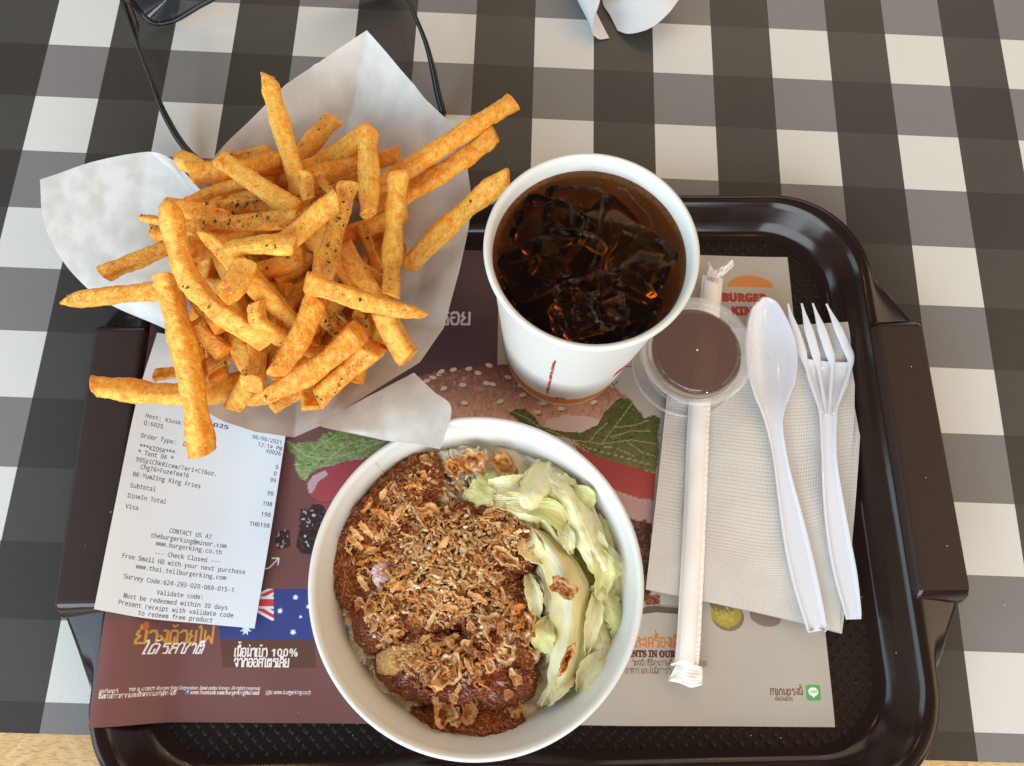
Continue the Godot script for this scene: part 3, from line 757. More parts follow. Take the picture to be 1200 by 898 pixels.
# ---------------------------------------------------------------- paper round the fries
func fry_paper() -> void:
	var t := thing("fry_paper", "crumpled white greaseproof paper opened out under the heap of fries", "paper wrapper")
	var edge := numbers([-91, 70, -188.4, -72, 66, -168.6, -57.9, 62, -153.4, -46.4, 57, -144.5, -36.2, 52, -126.6, -32, 48, -103.7, -33.1, 46, -88.3, -36.8, 44, -63.8, -42.9, 44, -33.1, -53, 50, -12.6, -72.7, 54, 3.7, -87.9, 54, 14.4, -98, 50, 21.3, -112.7, 38, 24.6, -131.6, 38, 22.7, -147.3, 40, 18.3, -157.1, 40, 13.5, -167, 36, 6.8, -176, 36, -9.8, -181.9, 36, -23.1, -180.8, 40, -44.8, -184.5, 42, -67.6, -182.9, 44, -93.7, -177, 46, -112, -162.2, 50, -131.3, -147.7, 56, -144.1, -132.2, 62, -158.9, -112.4, 67, -172.5])
	var c := V(-129.4, 13, -68.7)
	var n := edge.size()
	var g := []
	var nr := 50; var na := 448
	for j in nr:
		var tt := float(j) / (nr - 1)
		var line := PackedVector3Array()
		for i in na:
			var es := float(i) / na * n
			var e := edge[int(es)].lerp(edge[(int(es) + 1) % n], es - int(es))
			var p := c.lerp(e, tt)
			p.y = lerpf(c.y, e.y, pow(tt, 2.1))
			var cr := absf(nz.get_noise_2d(p.x * 17.0 + 2.0, p.z * 17.0)) * 0.0022 + nz.get_noise_2d(p.x * 60.0, p.z * 60.0) * 0.00012
			for fold in [Vector3(0.8, 0.6, 0.031), Vector3(-0.35, 0.94, 0.118), Vector3(0.97, -0.24, -0.075), Vector3(0.5, 0.87, 0.172)]: cr += 0.0011 * maxf(0.0, 1.0 - absf(p.x * fold.x + p.z * fold.y + fold.z) / 0.0022)
			p.y += cr * smoothstep(0.0, 0.4, tt) * (1.0 - 0.4 * smoothstep(0.9, 1.0, tt))
			line.append(p)
		g.append(line)
	put("paper_sheet", surf(g, true, PackedColorArray(), true), M.paper, t)
	var flap := rows([[-262.3, 40, -109.4, -235, 42, -120.4, -204.8, 45, -126.2, -189.7, 49, -118.2, -171.3, 52, -100.1], [-256, 37, -84, -227.2, 38, -92.4, -202.7, 40, -98.5, -180.8, 44, -91.3, -166.3, 46, -82], [-242.9, 33, -63.4, -219.5, 34, -64, -200, 36, -63.9, -180.7, 38, -59, -166.3, 40, -55], [-225.4, 31, -47.6, -209.2, 32, -46, -192.7, 35, -44.5, -181.3, 37, -43.3, -167.4, 36, -41.4], [-224.7, 26, -47.3, -210.2, 24, -41.5, -193.6, 25, -35.1, -182.6, 28, -29.7, -167.1, 30, -25]])
	put("paper_flap", crumple(flap, 70, 60, 0.0012), M.paper, t)
	var fold := rows([[-204.8, 45, -126.2, -199.8, 47.5, -124.3, -195.1, 48.5, -122.3, -189.9, 49, -119.2], [-192.6, 46, -114.8, -187.7, 48.5, -112.5, -184, 49.5, -111, -179.9, 49, -109.5], [-177.7, 47, -98.7, -173.5, 49.5, -97.5, -169.7, 50, -96.9, -166.5, 50, -95.5]])
	put("paper_fold", crumple(fold, 14, 30, 0.0003), M.paper, t)
	var near := rows([[-98.5, 57, 21.3, -85.2, 58, 14.1, -70, 58, 4.7, -54.8, 56, -5.4], [-94.4, 62, 24, -78.7, 63, 19.6, -60.4, 63, 12.3, -44.5, 60, 4.7], [-89.4, 65, 25.7, -72.2, 66, 25.2, -54, 65, 21.5, -35.6, 62, 13.1], [-85.2, 66, 26.5, -64.9, 66, 30.1, -50.3, 65, 31.3, -39.5, 63, 32.8]])
	put("paper_flap", crumple(near, 60, 50, 0.0011), M.paper, t)

func crumple(ctrl: Array, nu: int, nv: int, amount: float) -> ArrayMesh:
	var g := patch(ctrl, nu, nv)
	for j in nv:
		for i in nu:
			var p: Vector3 = g[j][i]
			p.y += amount * (absf(nz.get_noise_2d(p.x * 20.0 + 4.0, p.z * 20.0)) * 0.8 + 0.06 * nz.get_noise_2d(p.x * 60.0, p.z * 60.0))
			g[j][i] = p
	return sheet(g, 0.00008)

# ---------------------------------------------------------------- fries
func fry_mesh(pts: PackedVector3Array, w: float, flags: String, seed_: float) -> ArrayMesh:
	var length := 0.0
	for i in pts.size() - 1: length += pts[i].distance_to(pts[i + 1])
	var nv := clampi(int(length / 0.0006), 14, 130); var nu := 44
	var orange := 0.04 + 0.38 * absf(sin(seed_ * 3.1))
	if "o" in flags: orange = 0.66
	var yellow := Color(0.95, 0.60, 0.11); var rust := Color(0.86, 0.31, 0.018); var crust := Color(0.68, 0.19, 0.010)
	var roll := sin(seed_ * 5.7) * 0.5
	var aspect := 0.86 + 0.16 * sin(seed_ * 2.3)
	var g := []; var col := PackedColorArray()
	var ends := 4
	for j in range(-ends, nv + ends):
		var tt := clampf(float(j) / (nv - 1), 0.0, 1.0)
		var p := curve(pts, tt * (pts.size() - 1))
		var q := curve(pts, clampf(tt + 0.01, 0, 1) * (pts.size() - 1)) - curve(pts, clampf(tt - 0.01, 0, 1) * (pts.size() - 1))
		var t := q.normalized()
		var side := t.cross(Vector3.UP).normalized(); var up := side.cross(t).normalized()
		side = side.rotated(t, roll); up = up.rotated(t, roll)
		var cap := 1.0; var push := 0.0
		if j < 0: cap = [0.0, 0.78, 0.91, 0.98][j + ends]; push = -[0.062, 0.055, 0.035, 0.012][j + ends]
		elif j >= nv: cap = [0.98, 0.91, 0.78, 0.0][j - nv]; push = [0.012, 0.035, 0.055, 0.062][j - nv]
		var taper := fry_taper(flags, seed_, tt)
		taper *= 1.0 + 0.13 * nz.get_noise_2d(tt * length * 45.0, seed_) + 0.10 * (tt - 0.5) * sin(seed_ * 7.7)
		var wave := (side * sin(tt * PI * 1.3 + seed_) + up * 0.5 * cos(tt * PI * 1.7 + seed_ * 2.0)) * w * 0.07
		p += wave
		p += t * push * w
		var line := PackedVector3Array()
		for i in nu:
			var a := -TAU * (i + 0.5) / nu
			var ca := cos(a); var sa := sin(a)
			var k := pow(pow(absf(ca), 4.2) + pow(absf(sa), 4.2), -1.0 / 4.2)
			var d := side * ca + up * sa * aspect
			var skew := t * (ca * sin(seed_ * 4.4) + sa * cos(seed_ * 6.1)) * w * 0.22 * (smoothstep(0.0, 0.12, 0.12 - tt) - smoothstep(0.88, 1.0, tt)) * cap
			var v := p + d * k * w * 0.465 * cap * taper + skew
			var f := v * 1000.0
			var grain := nz.get_noise_3dv(f * 0.95 + Vector3.ONE * seed_)
			var lump := nz.get_noise_3dv(f * 0.22 + Vector3.ONE * seed_ * 3.0)
			var finegrain := nz.get_noise_3dv(f * 2.6)
			v += d * (grain * 0.00010 + lump * 0.00030 + finegrain * 0.00010 - cells.get_noise_3dv(f * 1.9) * 0.00010) * smoothstep(0.0, 0.7, cap)
			line.append(v)
			var corner := smoothstep(1.06, 1.14, k)
			var c := yellow.lerp(rust, clampf(orange + 0.04 + lump * 0.62 + 0.30 * nz.get_noise_3dv(f * 0.09 + Vector3.ONE * seed_) + grain * 0.18, 0.0, 1.0))
			c = c.lerp(crust, clampf(corner * 0.35 + (1.0 - cap) * 0.1 + maxf(0.0, finegrain) * 0.28 + (0.35 * maxf(0.0, grain + lump) if "s" in flags else 0.0) + 0.35 * smoothstep(0.88, 1.0, absf(tt * 2.0 - 1.0)), 0.0, 0.9))
			if finegrain + grain * 0.5 > 0.55: c = c.lerp(Color(0.86, 0.60, 0.22), 0.6)
			if finegrain - grain * 0.4 < -0.60: c = c.lerp(Color(0.50, 0.13, 0.012), 0.45)
			col.append(c)
		g.append(line)
	return surf(g, true, col, true)

func fries() -> void:
	var sp := image(512, 512, Color(1, 1, 1))
	for i in 512 * 512 / 3:
		sp.set_pixel(rng.randi_range(0, 511), rng.randi_range(0, 511), Color(1, 1, 1).lerp(Color(0.92, 0.84, 0.72), rng.randf()))
	for i in 1100: disc(sp, Vector2(rng.randf() * 512, rng.randf() * 512), rng.randf_range(1.0, 2.6), rng.randf_range(1.0, 2.4), Color(0.95, 0.78, 0.55))
	for i in 230: disc(sp, Vector2(rng.randf() * 512, rng.randf() * 512), rng.randf_range(1.0, 2.6), rng.randf_range(1.0, 2.0), Color(0.72, 0.42, 0.22))
	for i in 70: disc(sp, Vector2(rng.randf() * 512, rng.randf() * 512), rng.randf_range(1.2, 2.6), rng.randf_range(1.2, 2.6), Color(0.22, 0.14, 0.10))
	var m := vmat(0.58, 0.4)
	m.albedo_texture = tex(sp)
	tri(m, 38.0)
	m.subsurf_scatter_enabled = true; m.subsurf_scatter_strength = 0.22
	var green := vmat(0.7, 0.2)
	var grain := vmat(0.7, 0.3)
	var list := [
		["slim fry rising tallest at the top, its rounded tip standing clear of the paper", "t", 9.2, [-135.2, 79.9, -150.8, -132, 77.4, -140.1, -127, 74.9, -124.1, -120.1, 72.4, -103.4, -114.7, 69.9, -86.6]],
		["short fry with a square cut end lying under the tall upright fry", "", 10.2, [-106.8, 56, -143.6, -111.3, 55, -138.4, -117.2, 54, -131.4, -123.5, 53, -124, -128.7, 52, -118.3]],
		["golden fry slanting from behind the short vertical fry near the top of the heap", "", 9.7, [-84.6, 63.1, -133.5, -97.3, 61.4, -124.3, -109.1, 59.6, -116.4, -121.8, 57.8, -108.8, -136.8, 56.1, -100.3]],
		["deep orange fry whose pointed end shows right of the short vertical fry", "o", 8.0, [-72.5, 50.3, -128.4, -87.2, 49.9, -122.4, -102.1, 49.6, -115.2, -118, 49.2, -107.3, -135.2, 48.9, -99.7]],
		["pale straight fry with green herb flakes lying across the top left of the heap", "", 9.4, [-153.2, 80.2, -101.8, -147.2, 80.5, -98, -137.9, 80.7, -92, -123.7, 81, -82.8, -111.5, 81.2, -74.8]],
		["orange fry with a cut left end, lowest left of the fries by the paper fold", "o", 9.8, [-172.1, 66.7, -101.4, -162.6, 66.8, -102.5, -150.1, 66.8, -104.4, -136.5, 66.9, -107.6, -125.7, 66.9, -110.4]],
		["stub of fry peeping over the orange fry at the top left of the heap", "o", 7.2, [-163.3, 50, -119.9, -158.2, 49.5, -121.3, -151.5, 49, -123.2, -144.9, 48.5, -125.5, -139.8, 48, -127.5]],
		["short pale fry standing nearly vertical above the seasoned middle fries", "", 9.5, [-84.6, 76, -125.5, -83, 77, -114.3, -81.3, 78, -100.3, -80.1, 79, -86.7, -79.3, 80, -76.1]],
		["long orange fry reaching farthest to the upper right, over the checked table", "o", 8.1, [-12.2, 88, -135.4, -24.8, 81.5, -130.6, -42, 75, -122, -61.8, 68.5, -110.6, -78.2, 62, -101.6]],
		["broad sugary orange fry directly below the long upper right fry", "o", 10.3, [-20.9, 78, -124.5, -31.1, 71, -119.6, -46.3, 64, -110.8, -67.2, 57, -98.9, -85.5, 50, -89.6]],
		["pale tipped fry on the right pointing at the rim of the drink cup", "t", 10.1, [-14.2, 74, -103.8, -22.6, 66.5, -99.6, -34.6, 59, -90.9, -50.1, 51.5, -77, -63.2, 44, -65.5]],
		["upright straight fry with fine red specks right of the heap's centre", "", 9.2, [-66.7, 80, -96.5, -66.4, 78.9, -84.8, -66.1, 77.7, -69, -65.9, 76.6, -51, -65.9, 75.5, -36.7]],
		["fry caked with seasoning and dark herbs standing left of the upright straight fry", "s", 9.7, [-87.9, 88.3, -85.3, -89.6, 86.6, -77.7, -91.9, 84.9, -66.2, -95.1, 83.2, -50.4, -97.9, 81.5, -37.3]],
		["wide blunt fry coated in orange crumbs at the very middle of the heap", "", 11.2, [-91.3, 95.3, -72.3, -95.7, 94.3, -68.9, -101.6, 93.4, -64.2, -108.2, 92.4, -58.3, -113.5, 91.5, -53.5]],
		["short fry with a flat sliced yellow end at the middle of the heap", "", 8.2, [-134.9, 95.8, -47, -128.3, 97.2, -47.4, -120, 98.6, -47.9, -111.8, 100, -47.9, -105.4, 101.4, -47.6]],
		["horizontal fry thickly crusted with green and brown seasoning", "s", 8.2, [-157.9, 84.5, -61.9, -147.7, 85.2, -63.2, -134.7, 85.9, -64.9, -121.8, 86.5, -66.7, -111.6, 87.2, -67.9]],
		["smooth fry with a knife-like tip slanting down to the right through the middle", "p", 10.0, [-150.4, 91.7, -55.1, -142.7, 88.5, -49.7, -131.7, 85.4, -41.2, -118.4, 82.3, -29.5, -107.7, 79.2, -19.9]],
		["broken chunk of fry with torn pale flesh on top of the middle fries", "", 10.3, [-133.9, 98, -23.2, -132.9, 97.5, -25.5, -131.3, 97, -29, -129.4, 96.5, -34.3, -127.8, 96, -38.9]],
		["long curved fry bending from upright to slanting along the left of the heap", "", 9.9, [-162.9, 98.1, -63.7, -159.7, 93.3, -49.8, -154.3, 88.5, -35.8, -141.2, 83.7, -22.4, -119.2, 78.9, -9.6]],
		["long fry hanging down over the receipt, longest at the lower left", "", 10.4, [-166.7, 82, -37.8, -161.4, 77, -20.5, -156.6, 72, -3.5, -152.1, 67, 15.9, -147.1, 62, 38.7]],
		["sharp pointed fry sticking out left over the paper flap", "p", 9.7, [-227.3, 54, -36, -217.2, 56, -36.2, -203.3, 58, -37.1, -185.4, 60, -39, -170.3, 62, -40.5]],
		["smooth yellow fry resting on the left paper flap above the pointed fry", "", 7.9, [-213.2, 50, -52.1, -207.1, 50, -55.4, -198.5, 50, -60.2, -187.5, 50, -66.9, -178.2, 50, -72.6]],
		["crusty fry sticking out left above the tray handle, crossing behind the hanging fry", "", 10.6, [-203.2, 57.5, 8.4, -186.6, 55.7, 9.1, -169, 54, 9.3, -150.4, 52.2, 6.2, -131, 50.5, -0.9]],
		["bit of yellow fry showing behind the crusty left fry", "", 6.5, [-181.2, 46, -2, -177, 44.5, -3.4, -171.2, 43, -5, -165, 41.6, -6.3, -160.1, 40.1, -7.3]],
		["thin crisp curl poking out left beside the curved fry", "", 3.4, [-191.6, 66, -75.7, -188.7, 66.5, -75.5, -184.5, 67, -75, -178.7, 67.5, -73.9, -173.8, 68, -72.7]],
		["orange stub tucked under the thin crisp curl", "o", 7.0, [-190.5, 56, -73.6, -186.5, 56.5, -73.4, -180.8, 57, -73.6, -172.8, 57.5, -74.6, -165.9, 58, -75.6]],
		["rough topped fry lying behind the head of the curved fry", "o", 8.1, [-177.5, 75.4, -78.5, -171.3, 76.4, -76.7, -162.8, 77.3, -74.5, -152.6, 78.2, -72, -144.2, 79.2, -69.9]],
		["slender yellow fry running up behind the pale herb flecked fry", "", 6.0, [-175.4, 66.2, -81.1, -168, 67.2, -85.1, -158.1, 68.3, -90.1, -146.3, 69.4, -94, -136.5, 70.5, -96.5]],
		["rounded rust coloured fry end between the herb flecked fry and the crusted fry", "s", 8.9, [-149.8, 73.3, -78.3, -144.1, 73.4, -79.4, -136.5, 73.6, -80.6, -127.7, 73.7, -81.6, -120.6, 73.9, -82.2]],
		["tapered golden fry lying across the right front, topmost there", "p", 9.4, [-100.1, 96.1, -32, -90.4, 95.1, -29.7, -76.9, 94.1, -26.6, -61, 93.1, -23.7, -48, 92, -21.5]],
		["smooth yellow fry end sloping down beneath the tapered right front fry", "", 10.1, [-68.9, 77.5, -28.9, -66.7, 74.2, -25.2, -63.5, 70.8, -20, -60, 67.4, -14.3, -57.2, 64, -9.9]],
		["yellow fry wedged between the seasoned standing fry and the upright straight fry", "", 8.9, [-89.6, 75.2, -61.1, -85.8, 73.7, -54.9, -80.3, 72.2, -46.6, -73.1, 70.7, -38.1, -67, 69.2, -31.5]],
		["narrow shadowed fry behind the wedged yellow fry", "o", 5.8, [-85.1, 62.9, -79.7, -83.4, 62.2, -74.5, -81, 61.4, -67.6, -78.1, 60.6, -59.9, -75.8, 59.9, -53.8]],
		["thick front fry running down left from under the tapered fry", "o", 9.6, [-96.3, 88.4, -29, -99, 88, -20.5, -102.7, 87.6, -10, -106.7, 87.3, -0.7, -109.9, 86.9, 6.2]],
		["biggest orange fry at the front, curving to a point at the lower left", "op", 10.7, [-78.3, 80.5, -16.5, -91.8, 77.5, -4.1, -104.5, 74.5, 5.2, -115.5, 71.5, 11.5, -125, 68.5, 16.4]],
		["straight cut front fry dotted with dark pepper, right of the biggest orange fry", "s", 10.6, [-72.6, 72.3, -12.3, -78, 69.9, -7.3, -84.8, 67.5, -0.5, -91.5, 65.2, 6.2, -96.8, 62.8, 11.3]],
		["yellow fry half hidden under the biggest orange fry at the paper's front edge", "", 8.0, [-99.3, 47.9, -6.5, -104.2, 47.7, -1.6, -110.6, 47.4, 4.2, -117.6, 47.2, 8.5, -123, 47, 11.4]],
		["stubby block ended fry in front of the hook shaped fry", "", 10.0, [-124.4, 76.5, 9.1, -124.8, 74.7, 5.2, -125.1, 72.9, -0, -125.2, 71, -6.5, -125.3, 69.2, -12]],
		["hook shaped fry bent in the middle of the front", "", 7.5, [-122.5, 87.7, -25.7, -122.7, 86.1, -21.6, -121.1, 84.6, -16.4, -114.7, 83, -11.7, -108.5, 81.5, -8.4]],
		["rough orange fry end right of the hanging fry", "o", 9.8, [-154.4, 72.7, -20.3, -153.2, 71.1, -17.9, -150.8, 69.5, -14.6, -146.2, 67.8, -10.9, -142.3, 66.2, -8.1]],
		["orange fry with a large green herb leaf left of the block ended fry", "s", 8.1, [-150.7, 63.9, -1, -147.8, 61.6, -3.9, -143.3, 59.3, -7.9, -137.9, 57, -13.1, -133.5, 54.7, -17.6]],
		["small curled crisp sliver under the tapered right front fry", "p", 4.5, [-83.1, 72, -28, -80.5, 71, -26.8, -77.5, 70, -24.7, -75.8, 69, -21.1, -74.9, 68, -17.9]],
		["pale fry in the hollow just below the short sliced fry", "", 8.8, [-130.4, 76.5, -43.7, -125.7, 76.4, -45.7, -119.6, 76.3, -48.6, -113.6, 76.1, -52.3, -108.9, 76, -55.4]],
		["dark thin fry in the hollow beside the pale fry", "o", 5.2, [-119.3, 75.2, -40.4, -116.5, 73.6, -43.9, -112.7, 71.9, -48.4, -109.3, 70.2, -53.2, -106.8, 68.6, -57.3]],
		["dim fry under the seasoned standing fry", "o", 6.8, [-93.6, 76.5, -54.9, -91.8, 73.1, -53, -89.1, 69.7, -49.5, -85.8, 66.3, -44.5, -83.3, 62.9, -40.4]],
		["fry clotted with dark herbs deep in the front hollow", "s", 9.0, [-97.1, 78.9, -24.6, -95.4, 74.3, -24.4, -92.6, 69.7, -23.3, -88.9, 65.1, -21.5, -85.9, 60.5, -20.2]],
		["small lumpy stub at the foot of the tall upright fry", "", 7.2, [-109.5, 84, -92.4, -109.5, 83.5, -90.4, -109.2, 83, -87.5, -108.2, 82.5, -83.8, -107.1, 82, -80.9]],
		["thin pointed sliver beside the small lumpy stub", "p", 4.3, [-104.8, 82, -93.4, -103.3, 81.9, -91.6, -100.8, 81.8, -89.1, -97, 81.7, -85.6, -93.7, 81.6, -82.7]],
		["little flat fry scrap above the crusted horizontal fry", "", 5.3, [-137, 67.6, -80.2, -133.9, 67.9, -80.1, -129.7, 68.1, -79.9, -124.8, 68.4, -79.2, -120.7, 68.6, -78.6]],
		["orange fry glimpsed between the long curved fry and the broken chunk", "o", 8.2, [-156.6, 69.4, -32.7, -153.8, 70.2, -29.9, -149.9, 71.1, -26.3, -145.4, 71.9, -21.9, -141.6, 72.8, -18.4]],
		["", "h", 9.6, [-185.3, 38.4, -85.6, -175, 42, -77.1, -162.6, 45.6, -66.9, -150.5, 49.1, -56.9, -141, 52.7, -49]],
		["", "oh", 9.9, [-141.6, 32.3, -103, -142.8, 34.7, -91.2, -144.6, 37.1, -76.8, -146.3, 39.5, -62.8, -147.3, 41.9, -51.9]],
		["", "h", 10.0, [-135.3, 28.5, -105.4, -128, 30.7, -94, -119, 32.9, -80.1, -110.3, 35.1, -66.5, -103.6, 37.3, -55.9]],
		["", "oh", 9.6, [-74.2, 47.2, -72.6, -81.9, 47.6, -66.8, -91.8, 47.9, -59.5, -101.5, 48.3, -52.2, -109, 48.7, -46.6]],
		["", "h", 9.9, [-162.7, 35.4, -55.6, -153.3, 35.6, -52.4, -141.3, 35.8, -48.4, -129.4, 35.9, -44.4, -120.2, 36.1, -41.3]],
		["", "oh", 10.1, [-131.3, 27.2, -58.7, -127.8, 28.3, -47.1, -123.5, 29.4, -32.7, -119.3, 30.4, -18.7, -116.1, 31.5, -7.9]],
		["", "h", 9.6, [-78.9, 46.9, -41.4, -87, 46.3, -33.5, -97.3, 45.7, -23.3, -107.4, 45, -13.3, -115.2, 44.4, -5.6]],
		["", "oh", 9.8, [-170.3, 38.8, -18.1, -159.3, 38.9, -18.5, -145.2, 38.9, -19.1, -131, 39, -19.7, -120, 39.1, -20.1]],
		["", "h", 10.1, [-166.4, 26.4, -80, -166.1, 27.8, -66.7, -165.8, 29.1, -50.1, -165.6, 30.5, -34, -165.2, 31.8, -21.7]],
		["", "oh", 9.7, [-150.9, 40.3, -118.1, -140.8, 42, -111.8, -128.2, 43.7, -104, -115.8, 45.5, -96.4, -106.2, 47.2, -90.3]],
		["", "h", 9.8, [-83.8, 40.7, -117.8, -94, 39.8, -113.6, -107, 38.8, -107.9, -120, 37.9, -102.4, -130.2, 36.9, -98.2]],
		["", "oh", 10.1, [-83.6, 27.3, -106.1, -83.4, 28, -94, -83.2, 28.6, -78.8, -83, 29.3, -64, -82.9, 29.9, -52.6]],
		["", "h", 9.6, [-154.7, 45.9, -115.4, -149.6, 46.9, -104.5, -143.2, 47.9, -90.9, -137, 48.8, -77.7, -132.3, 49.8, -67.5]],
		["", "oh", 9.8, [-101.9, 42.5, -55.8, -95.5, 40.9, -48.9, -87.1, 39.4, -39.9, -78.8, 37.9, -30.9, -72.4, 36.3, -24.1]],
		["", "h", 10.0, [-143.2, 35.1, -58.2, -133.8, 33.8, -59.2, -121.5, 32.4, -60.4, -109, 31, -61.6, -99.4, 29.7, -62.6]],
		["", "oh", 9.7, [-122.4, 41.2, -84, -128.2, 43.2, -72.7, -135.6, 45.1, -58.8, -142.8, 47.1, -45.3, -148, 49, -34.9]],
		["", "h", 9.8, [-187.7, 36.3, -105.7, -175.3, 37.9, -100.8, -159.7, 39.5, -94.8, -144.3, 41.1, -88.9, -132.3, 42.7, -84.2]],
		["", "oh", 10.2, [-119.7, 22.5, -83.8, -114.9, 23.7, -70.7, -109, 24.9, -54.4, -103.2, 26.1, -38.6, -98.8, 27.3, -26.4]],
		["", "h", 9.6, [-179.1, 46.6, -38.1, -172.2, 46.3, -28.3, -163.4, 46.1, -15.9, -154.8, 45.8, -3.6, -148.2, 45.5, 5.7]],
		["", "oh", 9.9, [-98.6, 31.6, -125.2, -92.2, 33.1, -114.5, -84.2, 34.6, -101.2, -76.5, 36.1, -88.1, -70.5, 37.6, -78.1]],
		["", "h", 10.3, [-130.1, 21, -53.2, -138.1, 22, -46.8, -148.3, 23, -38.8, -158.4, 23.9, -31, -166, 24.9, -24.9]],
		["", "oh", 9.6, [-160.4, 44.4, -106.7, -163.7, 46.3, -94.6, -167.9, 48.2, -79.8, -171.9, 50.1, -65.3, -174.8, 52, -54.2]],
		["", "h", 9.0, [-154.8, 68.2, -67.4, -149.4, 69.2, -56.3, -142.6, 70.2, -42.5, -136, 71.2, -29, -130.9, 72.2, -18.7]],
		["", "oh", 9.3, [-155.4, 51.6, -95.3, -144, 54.6, -86.8, -130.1, 57.6, -76.6, -116.5, 60.6, -66.6, -105.9, 63.6, -58.7]],
		["", "h", 8.9, [-97.7, 73.2, -83.4, -98.3, 73.2, -71.4, -99.2, 73.3, -56.3, -100, 73.3, -41.5, -100.6, 73.4, -30.3]],
		["", "oh", 9.4, [-130.7, 53.5, -29.9, -122.2, 54.3, -25.2, -111.5, 55.1, -19.3, -100.8, 55.8, -13.5, -92.6, 56.6, -8.9]],
		["", "h", 9.3, [-118.6, 64, -23.9, -123, 62.1, -15.2, -128.5, 60.2, -4, -134, 58.3, 7.2, -138.3, 56.4, 15.7]],
		["", "oh", 9.3, [-66.4, 50.1, -93.2, -75.7, 54, -86.4, -87.5, 58, -78.4, -98.9, 61.9, -70.6, -107.3, 65.9, -64.3]],
		["", "h", 9.2, [-184.1, 54.7, -116.4, -172.3, 58, -109.8, -157.9, 61.4, -102, -143.8, 64.7, -94.3, -132.9, 68.1, -88]],
		["", "oh", 9.3, [-85.5, 53.9, -126.1, -93.4, 56.4, -119.3, -103.5, 58.8, -111.2, -113.3, 61.3, -103.3, -120.6, 63.7, -96.9]],
		["", "h", 9.2, [-151.5, 57.6, -38.5, -145.1, 60.2, -28.1, -137.3, 62.8, -15.5, -129.7, 65.3, -3.2, -123.8, 67.9, 6.3]],
		["", "oh", 9.4, [-73.7, 53.8, -42.1, -76, 53.8, -32.9, -78.9, 53.8, -21.2, -81.8, 53.8, -9.7, -84, 53.9, -0.9]],
		["", "h", 9.0, [-95.4, 63.9, -52.2, -103.4, 67.1, -44.4, -113.6, 70.2, -35.1, -123.5, 73.4, -26, -130.7, 76.5, -18.8]],
		["", "oh", 9.5, [-160.9, 53.9, -76.7, -161.3, 53.5, -64.6, -161.7, 53, -49.3, -162.1, 52.6, -34.3, -162.4, 52.2, -22.9]],
		["", "h", 9.1, [-146.8, 56.6, -54.2, -137.7, 60.6, -44.3, -126.8, 64.6, -32.5, -116.3, 68.7, -21, -108.1, 72.7, -12.1]],
		["", "oh", 9.4, [-107.9, 48.6, -68.9, -106.8, 52, -56.6, -105.6, 55.4, -41.7, -104.3, 58.8, -27.3, -103.2, 62.2, -16.3]],
		["", "h", 9.1, [-132.1, 69.6, -50.5, -138.6, 67.6, -42.2, -146.5, 65.6, -31.2, -154.5, 63.5, -20.4, -160.8, 61.5, -12.1]],
		["", "oh", 9.3, [-149.1, 54, -70.2, -138.1, 55.5, -67, -124.4, 57, -63.1, -110.8, 58.5, -59.2, -100.2, 59.9, -56.1]],
		["", "h", 9.2, [-75.6, 53.4, -61.8, -82.5, 58.4, -51.3, -91.2, 63.5, -38.9, -99.5, 68.6, -27, -105.4, 73.7, -17.6]],
		["", "oh", 9.5, [-122.6, 45.5, -39.5, -117.6, 48.3, -27.1, -111.6, 51.2, -11.9, -105.7, 54, 2.7, -101.1, 56.9, 13.9]],
		["", "h", 9.0, [-127.6, 64.3, -77.3, -135.2, 68, -71.1, -145, 71.7, -63.9, -154.5, 75.4, -56.8, -161.3, 79.2, -51]],
		["", "oh", 9.2, [-133.8, 60.7, -108.8, -135.8, 61.2, -97.5, -138.3, 61.7, -83.5, -140.7, 62.2, -69.7, -142.5, 62.7, -59.2]],
		["", "h", 9.1, [-108.4, 70.6, -65.4, -99.6, 68.6, -61.2, -88.1, 66.7, -55.5, -76.7, 64.7, -49.8, -67.8, 62.8, -45.5]],
		["", "oh", 9.4, [-128.4, 54, -101.4, -122, 54.2, -91.5, -114, 54.4, -79, -106.2, 54.6, -66.8, -100.1, 54.8, -57.4]],
		["", "h", 9.1, [-159.1, 58.4, -44.5, -148.3, 62.6, -42.3, -135.2, 66.8, -39.9, -122.4, 71, -37.6, -112.4, 75.2, -35.4]],
		["", "oh", 9.3, [-118.8, 56.1, -46, -118.7, 57.8, -35.1, -118.8, 59.5, -21.7, -118.9, 61.2, -8.7, -118.8, 62.9, 1.3]],
		["", "h", 9.2, [-113.2, 62.7, -43.6, -104.9, 62.3, -36, -94.4, 62, -26.2, -83.9, 61.6, -16.6, -75.9, 61.2, -9.2]],
		["", "oh", 9.5, [-162.5, 45.8, -42.2, -158.4, 48.8, -31.6, -153.5, 51.7, -18.7, -148.8, 54.6, -6.2, -145, 57.5, 3.4]],
	]
	var hidden_label := "seasoned fry buried in the lower layer of the heap"
	for k in list.size():
		var q: Array = list[k]
		var pts := numbers(q[3])
		var w: float = q[2] * 0.001
		var fl: String = q[1]
		var c := pts[0]
		for i in pts.size(): pts[i] -= c
		var o := put("french_fry", fry_mesh(pts, w, fl, k + 1.0), m)
		o.position = c
		tag(o, q[0] if q[0] else hidden_label, "fries", "seasoned french fries in the paper")
		if "h" in fl: continue
		# dried herb flakes and loose seasoning stuck to the top side
		var n := 22 if "s" in fl else rng.randi_range(0, 3)
		if n: tag(put("herb_flakes", flakes(pts, w, n, true, fl, k + 1.0), green, o), "", "", "", "stuff")
		var gr := 1300 if "s" in fl else 520
		tag(put("seasoning_grains", flakes(pts, w, gr, false, fl, k + 1.0), grain, o), "", "", "", "stuff")

